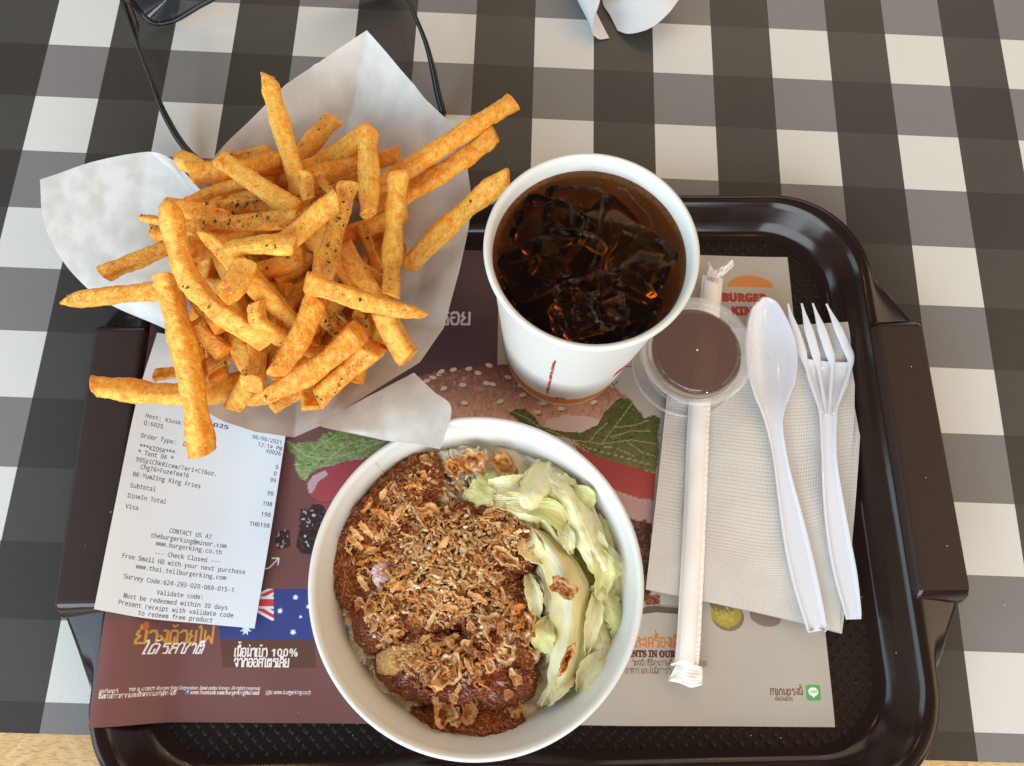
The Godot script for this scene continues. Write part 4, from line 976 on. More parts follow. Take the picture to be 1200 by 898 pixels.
func fry_taper(flags: String, seed_: float, tt: float) -> float:
	if "p" in flags: return clampf(0.22 + 1.15 * sqrt((1.0 - tt) if seed_ > 29.0 else tt), 0.2, 1.0)
	if "t" in flags: return minf(1.0, 0.62 + tt * 2.2)
	return 1.0

func flakes(pts: PackedVector3Array, w: float, n: int, herb: bool, flags: String, seed_: float) -> ArrayMesh:
	var v := PackedVector3Array(); var idx := PackedInt32Array(); var col := PackedColorArray()
	var clump := rng.randf_range(0.25, 0.75)
	for k in n:
		var tt := rng.randf_range(0.05, 0.95) if not herb or n < 9 else clampf(rng.randfn(clump, 0.16), 0.05, 0.95)
		var p := curve(pts, tt * (pts.size() - 1))
		var t := (curve(pts, minf(tt + 0.02, 1.0) * (pts.size() - 1)) - curve(pts, maxf(tt - 0.02, 0.0) * (pts.size() - 1))).normalized()
		var side := t.cross(Vector3.UP).normalized(); var up := side.cross(t)
		var a := rng.randf_range(-0.95, 0.95) * (1.0 if herb else 1.3)
		var d := up * cos(a) + side * sin(a)
		var kk := pow(pow(absf(cos(a)), 4.0) + pow(absf(sin(a)), 4.0), -0.25)
		var o := p + d * w * 0.445 * kk * fry_taper(flags, seed_, tt) * (0.97 if herb else 0.965)
		var first := v.size()
		var tint: Color = [Color(0.10, 0.13, 0.035), Color(0.05, 0.07, 0.02), Color(0.22, 0.23, 0.09)][rng.randi() % 3] if herb else [Color(0.72, 0.42, 0.12), Color(0.55, 0.18, 0.03), Color(0.80, 0.55, 0.22), Color(0.62, 0.24, 0.04)][rng.randi() % 4]
		if herb:
			var r := rng.randf_range(0.0006, 0.0014)
			var spin := rng.randf() * TAU
			var tilt := d.rotated(t, rng.randf_range(-0.4, 0.4)).rotated(side, rng.randf_range(-0.4, 0.4))
			var e1 := tilt.cross(t).normalized(); var e2 := tilt.cross(e1)
			v.append(o + tilt * 0.0003); v.append(o - tilt * 0.0002)
			for i in 6:
				var rr := r * rng.randf_range(0.55, 1.1)
				v.append(o + e1 * cos(spin + TAU * i / 6) * rr + e2 * sin(spin + TAU * i / 6) * rr * 0.7 + tilt * rng.randf_range(-0.0002, 0.0004))
			for i in 6:
				idx.append_array(PackedInt32Array([first, first + 2 + i, first + 2 + (i + 1) % 6, first + 1, first + 2 + (i + 1) % 6, first + 2 + i]))
			for i in 8: col.append(tint)
		else:
			var r := rng.randf_range(0.00010, 0.00028)
			for q in [Vector3(1, 0, 0), Vector3(-1, 0, 0), Vector3(0, 1, 0), Vector3(0, -1, 0), Vector3(0, 0, 1), Vector3(0, 0, -1)]: v.append(o + (q as Vector3) * r * rng.randf_range(0.7, 1.4))
			for f in [[0, 2, 4], [4, 2, 1], [1, 2, 5], [5, 2, 0], [4, 3, 0], [1, 3, 4], [5, 3, 1], [0, 3, 5]]:
				idx.append_array(PackedInt32Array([first + f[0], first + f[2], first + f[1]]))
			for i in 6: col.append(tint)
	return finish(v, idx, PackedVector2Array(), col)

# ---------------------------------------------------------------- drink
func drink() -> void:
	var at := V(21.0, 7.0, -37.6)
	var t := thing("paper_cup", "white paper cup without lid, orange band at the foot, filled with iced cola", "cup", at)
	var h := 0.123
	var wall := [[0.0318, 0.0], [0.0322, 0.0004], [0.0325, 0.004], [0.0404, h - 0.006], [0.0409, h - 0.0030], [0.0424, h - 0.0034], [0.0431, h - 0.0024], [0.0434, h - 0.0010], [0.0432, h + 0.0004], [0.0425, h + 0.0012], [0.0416, h + 0.0011], [0.0408, h + 0.0002], [0.0402, h - 0.0015], [0.0398, h - 0.006], [0.0318, 0.006], [0.0316, 0.004], [0.0, 0.004]]
	put("cup_wall", lathe(wall, 128), M.board, t)
	# printed band, small print and emblem, as thin ink films on the wall
	var ink := mat(Color(0.62, 0.17, 0.02), 0.4, 0.4)
	put("orange_band", wall_strip(0.0, TAU, 0.0044, 0.0165, 0.0308, 0.0404, h), ink, t)
	var ri := mat(Color(0.50, 0.03, 0.035), 0.4, 0.4)
	var st := SurfaceTool.new(); st.begin(Mesh.PRIMITIVE_TRIANGLES)
	var f := font("Droid Sans", 700)
	# a column of print too small to read in the photograph: short upright dashes of uneven length
	var yy := 0.0235
	while yy < 0.090:
		var wide := rng.randf_range(0.0007, 0.0016)
		var tall := rng.randf_range(0.0008, 0.0016)
		var a0 := 1.86 + rng.randf_range(-0.006, 0.006)
		var q := []
		for c in [[0, 0], [1, 0], [1, 1], [0, 1]]:
			var y2: float = yy + c[1] * wide
			var r := wall_radius(y2, h) + 0.0001
			var an: float = a0 + c[0] * tall / r
			q.append(Vector3(cos(an) * r, y2, sin(an) * r))
		for i in [0, 2, 1, 0, 3, 2]: st.add_vertex(q[i])
		yy += wide + (0.0003 if rng.randf() < 0.85 else 0.0011)
	st.generate_normals()
	put("small_print", st.commit(), ri, t)
	var em := SurfaceTool.new(); em.begin(Mesh.PRIMITIVE_TRIANGLES)
	for q in [[1.70, 0.0175, 0.0040], [1.62, 0.0182, 0.0036]]: wall_text(em, f, "S" if q[0] > 1.65 else "b", q[2], q[0], q[1], false, h)
	em.generate_normals()
	put("recycling_mark", em.commit(), ri, t)
	var lg := SurfaceTool.new(); lg.begin(Mesh.PRIMITIVE_TRIANGLES)
	wall_text(lg, f, "BURGER", 0.0105, 0.22, 0.052, false, h)
	wall_text(lg, f, "KING", 0.0105, 0.12, 0.039, false, h)
	lg.generate_normals()
	put("cup_emblem", lg.commit(), ri, t)
	# cola: a body of coloured liquid that fills the cup to a centimetre below the rim
	var cola := mat(Color(0.82, 0.29, 0.075), 0.0, 0.5)
	cola.refraction_enabled = true; cola.refraction_scale = 0.033
	cola.albedo_color.a = 0.0
	var top := h - 0.0072
	var rr := func(y: float) -> float: return 0.0318 + (0.0398 - 0.0318) * (y - 0.006) / (h - 0.012) + 0.00015
	var lp := [[0.0, 0.0042], [0.0312, 0.0042], [0.0319, 0.0065]]
	for k in range(1, 9): lp.append([rr.call(lerpf(0.0065, top, k / 8.0)), lerpf(0.0065, top, k / 8.0)])
	lp.append([rr.call(top) - 0.0006, top - 0.0003])
	for k in range(7, -1, -1): lp.append([rr.call(top) * k / 8.0, top - 0.0004])
	var liq := tag(put("cola_drink", lathe(lp, 96), cola), "dark brown cola filling the white paper cup around the ice", "drink")
	liq.position = at
	var dark := mat(Color(0.10, 0.026, 0.008), 0.05, 0.5)
	dark.refraction_enabled = true; dark.refraction_scale = 0.033; dark.albedo_color.a = 0.35
	put("deep_cola", lathe([[0.0, 0.006], [0.026, 0.007], [0.0275, 0.040], [0.0270, top - 0.044], [0.019, top - 0.029], [0.0, top - 0.023]], 72), dark, liq).position = Vector3(-0.002, 0, 0.0045)
	# bubbles that cling to the ice and the wall
	var ball := SphereMesh.new(); ball.radius = 0.0004; ball.height = 0.0008; ball.radial_segments = 10; ball.rings = 6
	var bub := MultiMesh.new(); bub.transform_format = MultiMesh.TRANSFORM_3D; bub.mesh = ball; bub.instance_count = 150
	for k in 150:
		var a := rng.randf() * TAU
		var r: float = rr.call(top) * (rng.randf_range(0.93, 0.985) if k % 3 else sqrt(rng.randf()) * 0.9)
		var q := rng.randf_range(0.5, 1.6)
		bub.set_instance_transform(k, Transform3D(Basis().scaled(Vector3(q, q * 0.7, q)), Vector3(cos(a) * r, top - 0.0003, sin(a) * r)))
	var bm := MultiMeshInstance3D.new(); bm.name = "bubbles"; bm.multimesh = bub
	var bmat := mat(Color(0.85, 0.7, 0.5), 0.03, 0.6); bmat.refraction_enabled = true; bmat.refraction_scale = 0.02; bmat.albedo_color.a = 0.0
	bm.material_override = bmat
	tag(bm, "", "", "", "stuff")
	liq.add_child(bm)
	# ice
	var ice := mat(Color(0.95, 0.82, 0.66), 0.02, 0.5)
	ice.refraction_enabled = true; ice.refraction_scale = 0.017; ice.albedo_color.a = 0.0
	var spots := [
		["clear ice cube nearest the front of the cup, with bright blue white reflections", V(21.8, 114, -18.1), 0.2, 0.25, 11.5], ["ice cube standing at the left side of the cola", V(-10.3, 113, -31.2), 0.5, 0.4, 11.0],
		["flat ice cube along the back of the cup, the farthest one", V(13.5, 113, -68.4), -0.1, 0.5, 11.0], ["amber ice slab at the back right inside the cup wall", V(38.5, 112, -66.1), 0.7, 0.5, 11.5],
		["ice cube at the right edge of the cola, touching the cup wall", V(58.1, 112, -38.7), 1.1, 0.6, 10.0], ["upright ice cube right of the cola's centre", V(40, 112, -35.9), 1.3, 0.3, 11.0],
		["ice cube just left of the cola's centre, half sunk", V(5.4, 112, -52.2), -0.4, 0.3, 12.0], ["tilted ice cube at the very centre of the cola", V(13, 111, -39.1), -0.3, 0.5, 11.5],
		["small ice cube at the front rim below the clear cube", V(15.2, 111, -7.3), 0.3, 0.2, 8.0], ["ice cube low at the front right of the cola", V(40.3, 109, -17.1), 0.8, 0.5, 10.0],
		["ice cube at the back left of the cola, near the rim", V(-5.7, 111, -62.4), 0.3, 0.6, 10.5], ["ice cube between the centre and the back right slab", V(28.7, 110, -54.4), 0.9, 0.4, 10.0]]
	for k in spots.size():
		var q: Array = spots[k]
		var s: float = q[4] * 0.00145
		var o := put("ice_cube", ice_mesh(s, k), ice)
		var off: Vector3 = q[1] - at
		var far := Vector2(off.x, off.z).length()
		var most := 0.0376 - s * 0.95
		if far > most: off = Vector3(off.x * most / far, off.y, off.z * most / far)
		o.position = Vector3(at.x + off.x, at.y + top - s * 0.50 + [0.0030, 0.0004, 0.0008, 0.0, 0.0012, 0.0010, -0.002, 0.0006, 0.0005, -0.002, -0.001, -0.003][k], at.z + off.z); o.rotation = Vector3(q[3] * 0.5, q[2], q[3] * 0.7)
		tag(o, q[0], "ice cube", "ice cubes in the cola")

func ice_mesh(s: float, k: int) -> ArrayMesh:
	var g := []
	var nv := 22; var nu := 36
	for j in nv:
		var th := PI * j / (nv - 1)
		var line := PackedVector3Array()
		for i in nu:
			var ph := TAU * i / nu
			var d := Vector3(sin(th) * cos(ph), cos(th), sin(th) * sin(ph))
			var p := 8.0
			var r := pow(pow(absf(d.x), p) + pow(absf(d.y), p) + pow(absf(d.z), p), -1.0 / p)
			var v := d * r * s * 0.82 * Vector3(1.0, 0.62, 0.86)
			v += d * s * (0.07 * nz.get_noise_3dv(v * 50.0 + Vector3.ONE * k * 7.0) + (0.11 if k == 0 or k == 8 else 0.008) * nz.get_noise_3dv(v * 260.0 + Vector3.ONE * k * 7.0))
			line.append(v)
		g.append(line)
	return surf(g, true, PackedColorArray(), true)

func wall_radius(y: float, h: float) -> float: return 0.0325 + (0.0404 - 0.0325) * (y - 0.004) / (h - 0.010)

func wall_strip(a0: float, a1: float, y0: float, y1: float, _r0: float, _r1: float, h: float) -> ArrayMesh:
	var g := []
	for q in [[y0, -0.0001], [y0, 0.00008], [y1, 0.00008], [y1, -0.0001]]:
		var line := PackedVector3Array()
		for i in 129:
			var a := lerpf(a0, a1, i / 128.0)
			var r: float = wall_radius(q[0], h) + q[1]
			line.append(Vector3(cos(a) * r, q[0], sin(a) * r))
		g.append(line)
	return surf(g)

func wall_text(st: SurfaceTool, f: Font, s: String, high: float, a: float, y: float, upright: bool, h: float) -> void:
	# flat lettering bent round the cup: ANGLE from +x towards +z; UPRIGHT letters climb the wall
	var tm := TextMesh.new(); tm.font = f; tm.text = s; tm.font_size = 32; tm.depth = 0.02; tm.pixel_size = 0.01
	var arr := tm.get_mesh_arrays()
	var k := high / (0.01 * 32 * 0.72)
	var v: PackedVector3Array = arr[Mesh.ARRAY_VERTEX]
	var idx: PackedInt32Array = arr[Mesh.ARRAY_INDEX]
	for i in idx:
		var p := v[i] * k
		var yy := y + (p.x if upright else p.y)
		var along := -p.y if upright else p.x
		var r := wall_radius(yy, h) + clampf(p.z, -0.0001, 0.0001) + 0.00012
		var ang := a - along / r
		st.add_vertex(Vector3(cos(ang) * r, yy, sin(ang) * r))

# ---------------------------------------------------------------- napkin, straw, sauce, cutlery
func napkin() -> void:
	var t := thing("paper_napkin", "white embossed paper napkin folded in layers under the spoon and fork", "napkin")
	var m := mat(Color(0.60, 0.57, 0.535), 0.9, 0.2)
	var hm := Image.create_empty(64, 64, false, Image.FORMAT_RGB8)
	for y in 64:
		for x in 64:
			var s := 0.5 + 0.25 * (cos(TAU * x / 32.0) + cos(TAU * y / 32.0)) * 1.0
			hm.set_pixel(x, y, Color(s, s, s))
	m.heightmap_enabled = true; m.heightmap_texture = tex(hm); m.heightmap_scale = 0.015
	m.uv1_scale = Vector3(34, 52, 1)
	m.rim_enabled = true; m.rim = 0.2
	var low := rows([[86.9, 9, -50.4, 125.2, 9.2, -54, 159, 9.4, -57.4, 190.5, 10.5, -59.9], [80.6, 9, 4.5, 117.2, 9.2, 7.8, 149.2, 9.4, 8.9, 181, 9.6, 3], [72.7, 9, 67.6, 105, 9.1, 72.9, 135.4, 9.2, 76.1, 170.6, 9.2, 66.3], [69.7, 8.8, 89.6, 99.7, 8.9, 95.2, 129.5, 9, 100.8, 162, 9, 107.5]])
	var a := rows([[81.9, 10, -49.8, 120, 10.4, -53.3, 153.5, 11, -56.1, 183.9, 12.2, -59], [74.9, 10, 4.9, 112.1, 10.6, 8.3, 144, 10.8, 9.4, 176.6, 11, 3.5], [66.8, 10, 67.9, 100.2, 10.5, 73.1, 132.7, 10.6, 76.2, 166.5, 10.4, 66.5], [63.9, 9.6, 89.4, 95.2, 9.8, 94.6, 127.1, 9.9, 100.1, 160.4, 9.9, 106.7]])
	for k in 2:
		var g := patch([low, a][k], 90, 120)
		for j in 120:
			for i in 90:
				var p: Vector3 = g[j][i]
				p.y += 0.0006 * nz.get_noise_2d(p.x * 16.0 + k, p.z * 16.0) + 0.00012 * nz.get_noise_2d(p.x * 50.0, p.z * 50.0)
				g[j][i] = p
		put(["lower_layer", "upper_layer"][k], sheet(g, 0.0004), m, t)

func straw() -> void:
	var t := thing("wrapped_straw", "drinking straw in a white paper sleeve, running under the sauce cup", "straw")
	var m := mat(Color(0.86, 0.83, 0.81), 0.7, 0.3)
	var line := fine(numbers([104.5, 14, -83, 98.9, 14.5, -42.9, 93.7, 14.5, -4.1, 89.6, 14.2, 50.2, 84.1, 13.6, 115.5, 82.3, 12.4, 126.2]), 260)
	var n := line.size()
	var g := []
	for j in n:
		var tt := float(j) / (n - 1)
		var d := (line[mini(j + 1, n - 1)] - line[maxi(j - 1, 0)]).normalized()
		var side := -d.cross(Vector3.UP).normalized()
		var close := smoothstep(0.0, 0.03, tt) * (1.0 - smoothstep(0.955, 0.985, tt))
		var row := PackedVector3Array()
		for i in 25:
			var u := i / 24.0 * 2.0 - 1.0
			var x := u * 0.0058
			var body := sqrt(maxf(0.0, 1.0 - pow((x + 0.0009) / 0.0047, 2.0)))
			var y := 0.0034 * body * close + 0.0006
			if u > 0.62: y = 0.0007 + 0.00022 * sin(j * 2.0) * close
			if u < -0.9: y = 0.0003
			y += 0.00025 * nz.get_noise_2d(x * 60.0, tt * 9.0) * close
			row.append(line[j] + side * x * (1.0 + 0.28 * smoothstep(0.965, 1.0, tt)) + Vector3.UP * (y - 0.003 + 0.0008 * smoothstep(0.97, 1.0, tt) * sin(u * 4.0)))
		g.append(row)
	put("paper_sleeve", sheet(g, 0.00015), m, t)
	# crimped end and the twisted, puckered end
	var end := []
	var c := rows([[74.4, 10, 131.7, 78.6, 11, 124, 83.2, 12.5, 123, 90.7, 11, 125.2], [74, 10, 132.1, 79.5, 11, 133, 84.6, 12, 134.7, 90.4, 11, 133.4]])
	var e := patch([c[0], c[1]], 40, 40)
	for j in 40:
		for i in 40:
			var p: Vector3 = e[j][i]
			p.y += 0.00007 * sin(j * 1.1) + 0.0004 * nz.get_noise_2d(i * 0.05, j * 0.04)
			e[j][i] = p
	put("crimped_end", sheet(e, 0.0003), m, t)
	var tw := patch(rows([[101, 14, -91.3, 104.9, 15, -85.7, 108.5, 16, -87, 115, 16, -92], [101.6, 15, -87.7, 104.6, 17, -82.7, 108, 17, -83.9, 115, 17, -87.9], [100.4, 15, -82.4, 103.4, 16, -80.5, 106.8, 16, -80.7, 110.2, 14.5, -83.1]]), 40, 30)
	for j in 30:
		for i in 40:
			var p: Vector3 = tw[j][i]
			p.y += 0.0011 * nz.get_noise_2d(i * 0.09, j * 0.06 + 4.0)
			tw[j][i] = p
	put("twisted_end", sheet(tw, 0.0002), m, t)
	var core := tube(fine(numbers([104.1, 13.2, -79.2, 99.2, 13.6, -43.2, 93.5, 13.5, -4.3, 89.4, 13.3, 50.1, 83.5, 12.6, 113.5]), 40), [0.0014], 16)
	put("inner_straw", core, mat(Color(0.75, 0.75, 0.75), 0.3, 0.5), t)

func sauce() -> void:
	var at := V(87.4, 11.0, -30.0)
	var t := thing("sauce_cup", "small clear plastic sauce cup with a clear lid, holding brown sauce", "sauce cup", at)
	var h := 0.0225
	put("cup_wall", lathe([[0.0, 0.0], [0.0205, 0.0], [0.0213, 0.0006], [0.0262, h - 0.001], [0.0282, h - 0.0004], [0.0284, h + 0.0002], [0.0280, h + 0.0004], [0.0256, h]], 96), M.clear, t)
	put("lid", lathe([[0.0288, h - 0.0022], [0.0296, h - 0.0018], [0.0298, h + 0.0006], [0.0292, h + 0.0016], [0.0284, h + 0.0020], [0.0262, h + 0.0020], [0.0244, h + 0.0018], [0.0236, h + 0.0008], [0.0229, h + 0.0004], [0.0222, h + 0.0006], [0.0217, h + 0.0018], [0.0208, h + 0.0022], [0.0, h + 0.0020]], 128), M.clear, t)
	put("lid_flange", lathe([[0.0231, h + 0.00075], [0.0240, h + 0.0015], [0.0262, h + 0.0024], [0.0286, h + 0.0024], [0.0294, h + 0.0019]], 96), M.frosted, t)
	put("lid_rim", ring_mesh(0.0290, 0.0008, h + 0.0012), M.frosted, t)
	put("lid_ridge", ring_mesh(0.0219, 0.0005, h + 0.0015), M.frosted, t)
	put("gate_mark", blob(Vector3(0.0005, 0.0004, 0.0005), 0.0, 1.0, 0.0, Color(1, 1, 1), Color(1, 1, 1), Color(1, 1, 1), 12, 8), mat(Color(0.75, 0.7, 0.65), 0.2, 0.6), t).position = Vector3(0, h + 0.0022, 0)
	var s := mat(Color(0.155, 0.048, 0.012), 0.02, 0.5)
	s.refraction_enabled = true; s.refraction_scale = 0.034; s.albedo_color.a = 0.5
	var y := h - 0.0038
	var liq := tag(put("brown_sauce", lathe([[0.0, 0.0006], [0.0203, 0.0006], [0.0211, 0.0012], [0.0247, y], [0.0243, y + 0.0002], [0.016, y], [0.0, y]], 96), s), "glossy brown dipping sauce inside the clear lidded cup", "sauce")
	liq.position = at

func ring_mesh(r: float, thick: float, y: float) -> TorusMesh:
	var m := TorusMesh.new(); m.inner_radius = r - thick; m.outer_radius = r + thick; m.rings = 96; m.ring_segments = 10
	var am := ArrayMesh.new()
	return m

func cutlery_patch(centre: PackedVector3Array, half: PackedFloat32Array, depth: PackedFloat32Array, lip: PackedFloat32Array, n: int, nu: int) -> Array:
	var g := []
	var hw := PackedVector3Array(); 
	for i in half.size(): hw.append(Vector3(half[i], depth[i], lip[i]))
	for j in n:
		var tt := float(j) / (n - 1) * (centre.size() - 1)
		var p := curve(centre, tt)
		var k := curve(hw, tt)
		var d := (curve(centre, minf(tt + 0.02, centre.size() - 1)) - curve(centre, maxf(tt - 0.02, 0.0))).normalized()
		var side := d.cross(Vector3.UP).normalized()
		var line := PackedVector3Array()
		for i in nu:
			var u := i / float(nu - 1) * 2.0 - 1.0
			u = signf(u) * pow(absf(u), 0.85)
			var y := -k.y * (1.0 - u * u) + k.z * smoothstep(0.66, 0.84, absf(u))
			line.append(p - side * u * maxf(k.x, 0.0002) + Vector3.UP * y)
		g.append(line)
	return g

func spoon() -> void:
	var t := thing("plastic_spoon", "white plastic spoon lying bowl up on the napkin beside the sauce cup", "spoon")
	var c := numbers([129.4, 19, -67.8, 130.4, 18.5, -65.8, 131.2, 18.4, -61.8, 132, 18, -50.5, 132.8, 17.6, -38.3, 132.5, 17, -23.9, 132.1, 16.2, -13.7, 132.3, 15.5, -5.4, 132.8, 15, 3.8, 134.4, 14.4, 17.4, 135.9, 14, 30.8, 138.4, 13.6, 48.4, 140.8, 13.2, 65.5, 143.6, 12.8, 82.3, 146.8, 12.3, 98.6, 148.1, 12, 105.5, 148.3, 11.8, 106.7])
	var k := 0.001 / 2.62
	var half := PackedFloat32Array(); var dep := PackedFloat32Array(); var lip := PackedFloat32Array()
	for v in [1, 13, 21, 31, 35.5, 32, 24, 16, 11, 9.5, 11, 14.5, 17, 17, 14.5, 13, 12]: half.append(v * k)
	for v in [0, 0.8, 2.6, 5.6, 6.8, 6.0, 3.8, 1.8, 0.8, 0.3, 0.1, 0, 0, 0, 0, 0, 0]: dep.append(v * 0.001)
	for v in [0.1, 0.3, 0.5, 0.6, 0.6, 0.6, 0.5, 0.5, 0.7, 0.9, 1.0, 1.0, 1.0, 1.0, 1.0, 1.0, 1.0]: lip.append(v * 0.001)
	var g := cutlery_patch(c, half, dep, lip, 150, 41)
	var bowl := g.slice(0, 72); var handle := g.slice(71)
	put("spoon_bowl", sheet(bowl, 0.0011), M.cutlery, t)
	put("handle", sheet(handle, 0.0011), M.cutlery, t)

func fork() -> void:
	var t := thing("plastic_fork", "white plastic fork with four tines lying tines up at the right edge of the napkin", "fork")
	var c := numbers([165.2, 13.6, -34.7, 165, 13.2, -30.4, 164.4, 13.2, -24, 163.3, 13.8, -16.6, 162.3, 14.6, -9.2, 161.5, 15, -1, 160.3, 14.8, 18.8, 160.6, 14.2, 38.8, 162.2, 13.4, 60.5, 164.3, 12.8, 78.2, 166.5, 12.2, 94.7, 166.9, 12, 100.4])
	var k := 0.001 / 2.62
	var half := PackedFloat32Array(); var dep := PackedFloat32Array(); var lip := PackedFloat32Array()
	for v in [30.5, 31.5, 29, 21.5, 14.5, 11.5, 10, 13, 15.5, 15.5, 11.5, 9.5]: half.append(v * k)
	for v in [1.2, 1.6, 1.9, 1.5, 0.8, 0.4, 0.2, 0, 0, 0, 0, 0]: dep.append(v * 0.001)
	for v in [0.3, 0.4, 0.6, 0.8, 1.0, 1.2, 1.3, 1.3, 1.2, 1.1, 1.1, 1.0]: lip.append(v * 0.001)
	var g := cutlery_patch(c, half, dep, lip, 120, 41)
	put("handle", sheet(g, 0.0011), M.cutlery, t)
	var tines := [[143.8, 17.5, -65.8, 146.2, 16, -55.3, 149.8, 14.4, -44.1, 152.4, 13.6, -33.6, 155.9, 14.6, -15.1, 158.8, 15.3, -4.1], [151.5, 17.5, -66.3, 154.2, 16, -54.7, 157.4, 14.2, -43.5, 159.7, 12.9, -33.2, 160.9, 13.6, -14.1, 160.9, 14.6, -3], [157.7, 17.5, -66.6, 161.4, 16, -55, 165, 14.2, -43.8, 167.5, 12.9, -33.5, 164.6, 13.6, -14.3, 162.3, 14.6, -3], [165.3, 17.5, -66.7, 170.4, 16, -55.4, 174.9, 14.4, -45.2, 177.5, 13.7, -33.7, 169.6, 14.7, -14.2, 164.8, 15.3, -3.9]]
	for q in tines:
		var p := fine(numbers(q), 44)
		var rad := []
		for j in 44:
			var tt := j / 43.0
			rad.append((0.0006 + 0.0020 * smoothstep(0.0, 0.3, tt)) * (1.0 - 0.66 * smoothstep(0.50, 0.68, tt)))
		put("tine", tube(p, rad, 14, 0.5), M.cutlery, t)

# ---------------------------------------------------------------- rice bowl
var lumps := []

func food_height(x: float, z: float) -> float:
	var y := 0.0
	for l in lumps:
		var q := Vector2(x - l[0].x, z - l[0].z).rotated(l[2])
		var d := pow(q.x / l[1].x, 2.0) + pow(q.y / l[1].z, 2.0)
		if d < 1.0: y = maxf(y, l[0].y + l[1].y * sqrt(1.0 - d))
	return y

func lump(called: String, label: String, category: String, at: Vector3, r: Vector3, turn: float, rough: float, seed_: float, c: Array, m: Material, group := "") -> MeshInstance3D:
	lumps.append([at, r * 0.97, turn])
	var o := put(called, blob(r, rough, 150.0, seed_, c[0], c[1], c[2], 190, 130), m)
	o.position = at; o.rotation.y = turn
	if label: tag(o, label, category, group)
	return o

func rice_bowl() -> void:
	var at := V(-20.2, 7.0, 89.2)
	var t := thing("paper_bowl", "large round white paper bowl heaped with fried chicken, shallots and lettuce", "bowl", at)
	var h := 0.053
	put("bowl_wall", lathe([[0.0535, 0.0], [0.0545, 0.0005], [0.0700, h - 0.005], [0.0706, h - 0.0032], [0.0722, h - 0.0036], [0.0731, h - 0.0022], [0.0735, h - 0.0006], [0.0731, h + 0.0010], [0.0721, h + 0.0017], [0.0710, h + 0.0013], [0.0702, h + 0.0002], [0.0697, h - 0.002], [0.0690, h - 0.006], [0.0535, 0.003], [0.052, 0.002], [0.0, 0.002]], 160, 0.003), M.board, t)
	var seam := wall_seam(h)
	put("wall_seam", seam, mat(Color(0.74, 0.72, 0.66), 0.4, 0.4), t)
	# cooked rice: a bed, with loose grains on its top
	var g := []; var col := PackedColorArray()
	for j in 60:
		var r := 0.0655 * j / 59.0
		var line := PackedVector3Array()
		for i in 160:
			var a := TAU * i / 160
			var p := Vector3(cos(a) * r, 0, sin(a) * r)
			var lift := 0.0300 + 0.004 * (1.0 - r / 0.0655) + 0.003 * smoothstep(0.010, -0.045, p.z) + 0.0022 * nz.get_noise_2d(p.x * 90.0, p.z * 90.0) + 0.0010 * nz.get_noise_2d(p.x * 330.0, p.z * 330.0)
			if j == 59: lift = 0.018
			line.append(p + Vector3.UP * minf(lift, 0.04))
			col.append(Color(0.84, 0.79, 0.64).lerp(Color(0.66, 0.40, 0.14), clampf(nz.get_noise_2d(p.x * 60.0, p.z * 60.0 + 3.0) * 1.2 - 0.2, 0, 0.7)))
		g.append(line)
	var rice := tag(put("rice_bed", surf(g, true, col, true), vmat(0.5, 0.4)), "white cooked rice showing at the lower left inside the bowl", "rice", "", "stuff")
	rice.position = at
	var grain := SphereMesh.new(); grain.radius = 0.0009; grain.height = 0.0056; grain.radial_segments = 8; grain.rings = 6
	var mm := MultiMesh.new(); mm.transform_format = MultiMesh.TRANSFORM_3D; mm.mesh = grain; mm.instance_count = 700
	for k in 700:
		var p := V(-65.9, 38, 111.2)
		if k % 4 == 1: p = V(-39.2, 38, 35.2)
		if k % 4 == 2: p = V(-80.7, 38, 98.5)
		p += Vector3(rng.randfn() * 0.009, 0, rng.randfn() * 0.009)
		var q := p - at
		var rad := Vector2(q.x, q.z).length()
		if rad > 0.0605: p = at + Vector3(q.x, 0, q.z) * 0.0605 / rad; p.y = 0
		p.y = at.y + 0.0300 + 0.003 * smoothstep(0.010, -0.045, q.z) + rng.randf() * 0.0030
		mm.set_instance_transform(k, Transform3D(Basis.from_euler(Vector3(PI / 2 + rng.randfn() * 0.35, rng.randf() * TAU, rng.randfn() * 0.4)), p))
	var rg := MultiMeshInstance3D.new(); rg.name = "rice_grains"; rg.multimesh = mm
	var rm := mat(Color(0.85, 0.80, 0.66), 0.4, 0.4)
	rg.material_override = rm
	tag(rg, "loose grains of white rice by the bowl's left wall", "rice", "", "stuff")
	add_child(rg)
	# fried chicken pieces
	var crust := vmat(0.6, 0.35); 
	var sauced := vmat(0.16, 0.6)
	var brown := [Color(0.235, 0.060, 0.015), Color(0.115, 0.026, 0.008), Color(0.54, 0.23, 0.07)]
	var deep := [Color(0.21, 0.040, 0.011), Color(0.105, 0.020, 0.007), Color(0.34, 0.09, 0.022)]
	var gp := "fried chicken pieces in the bowl"
	lump("fried_chicken", "craggy brown fried chicken strip at the bowl's upper left", "fried chicken", V(-61.2, 42, 56), V(29, 8.5, 12.5), 0.85, 0.0020, 1.0, brown, crust, gp)
	lump("fried_chicken", "broad fried chicken piece under the middle of the shallot topping", "fried chicken", V(-36.2, 41, 83.7), V(34, 9, 27), 0.3, 0.0022, 2.0, brown, crust, gp)
	lump("fried_chicken", "dark red brown chicken lump beside the lettuce", "fried chicken", V(-7.1, 42, 67.2), V(13, 8, 19), 0.35, 0.0018, 3.0, deep, crust, gp)
	lump("fried_chicken", "glossy dark sauced chicken piece at the bowl's lower left", "fried chicken", V(-63.6, 41, 106.2), V(12, 7.5, 16), 0.15, 0.0011, 4.0, deep, sauced, gp)
	lump("fried_chicken", "long sauced chicken piece along the front of the bowl", "fried chicken", V(-27.9, 40, 128.2), V(36, 8.5, 15), -0.10, 0.0015, 5.0, deep, sauced, gp)
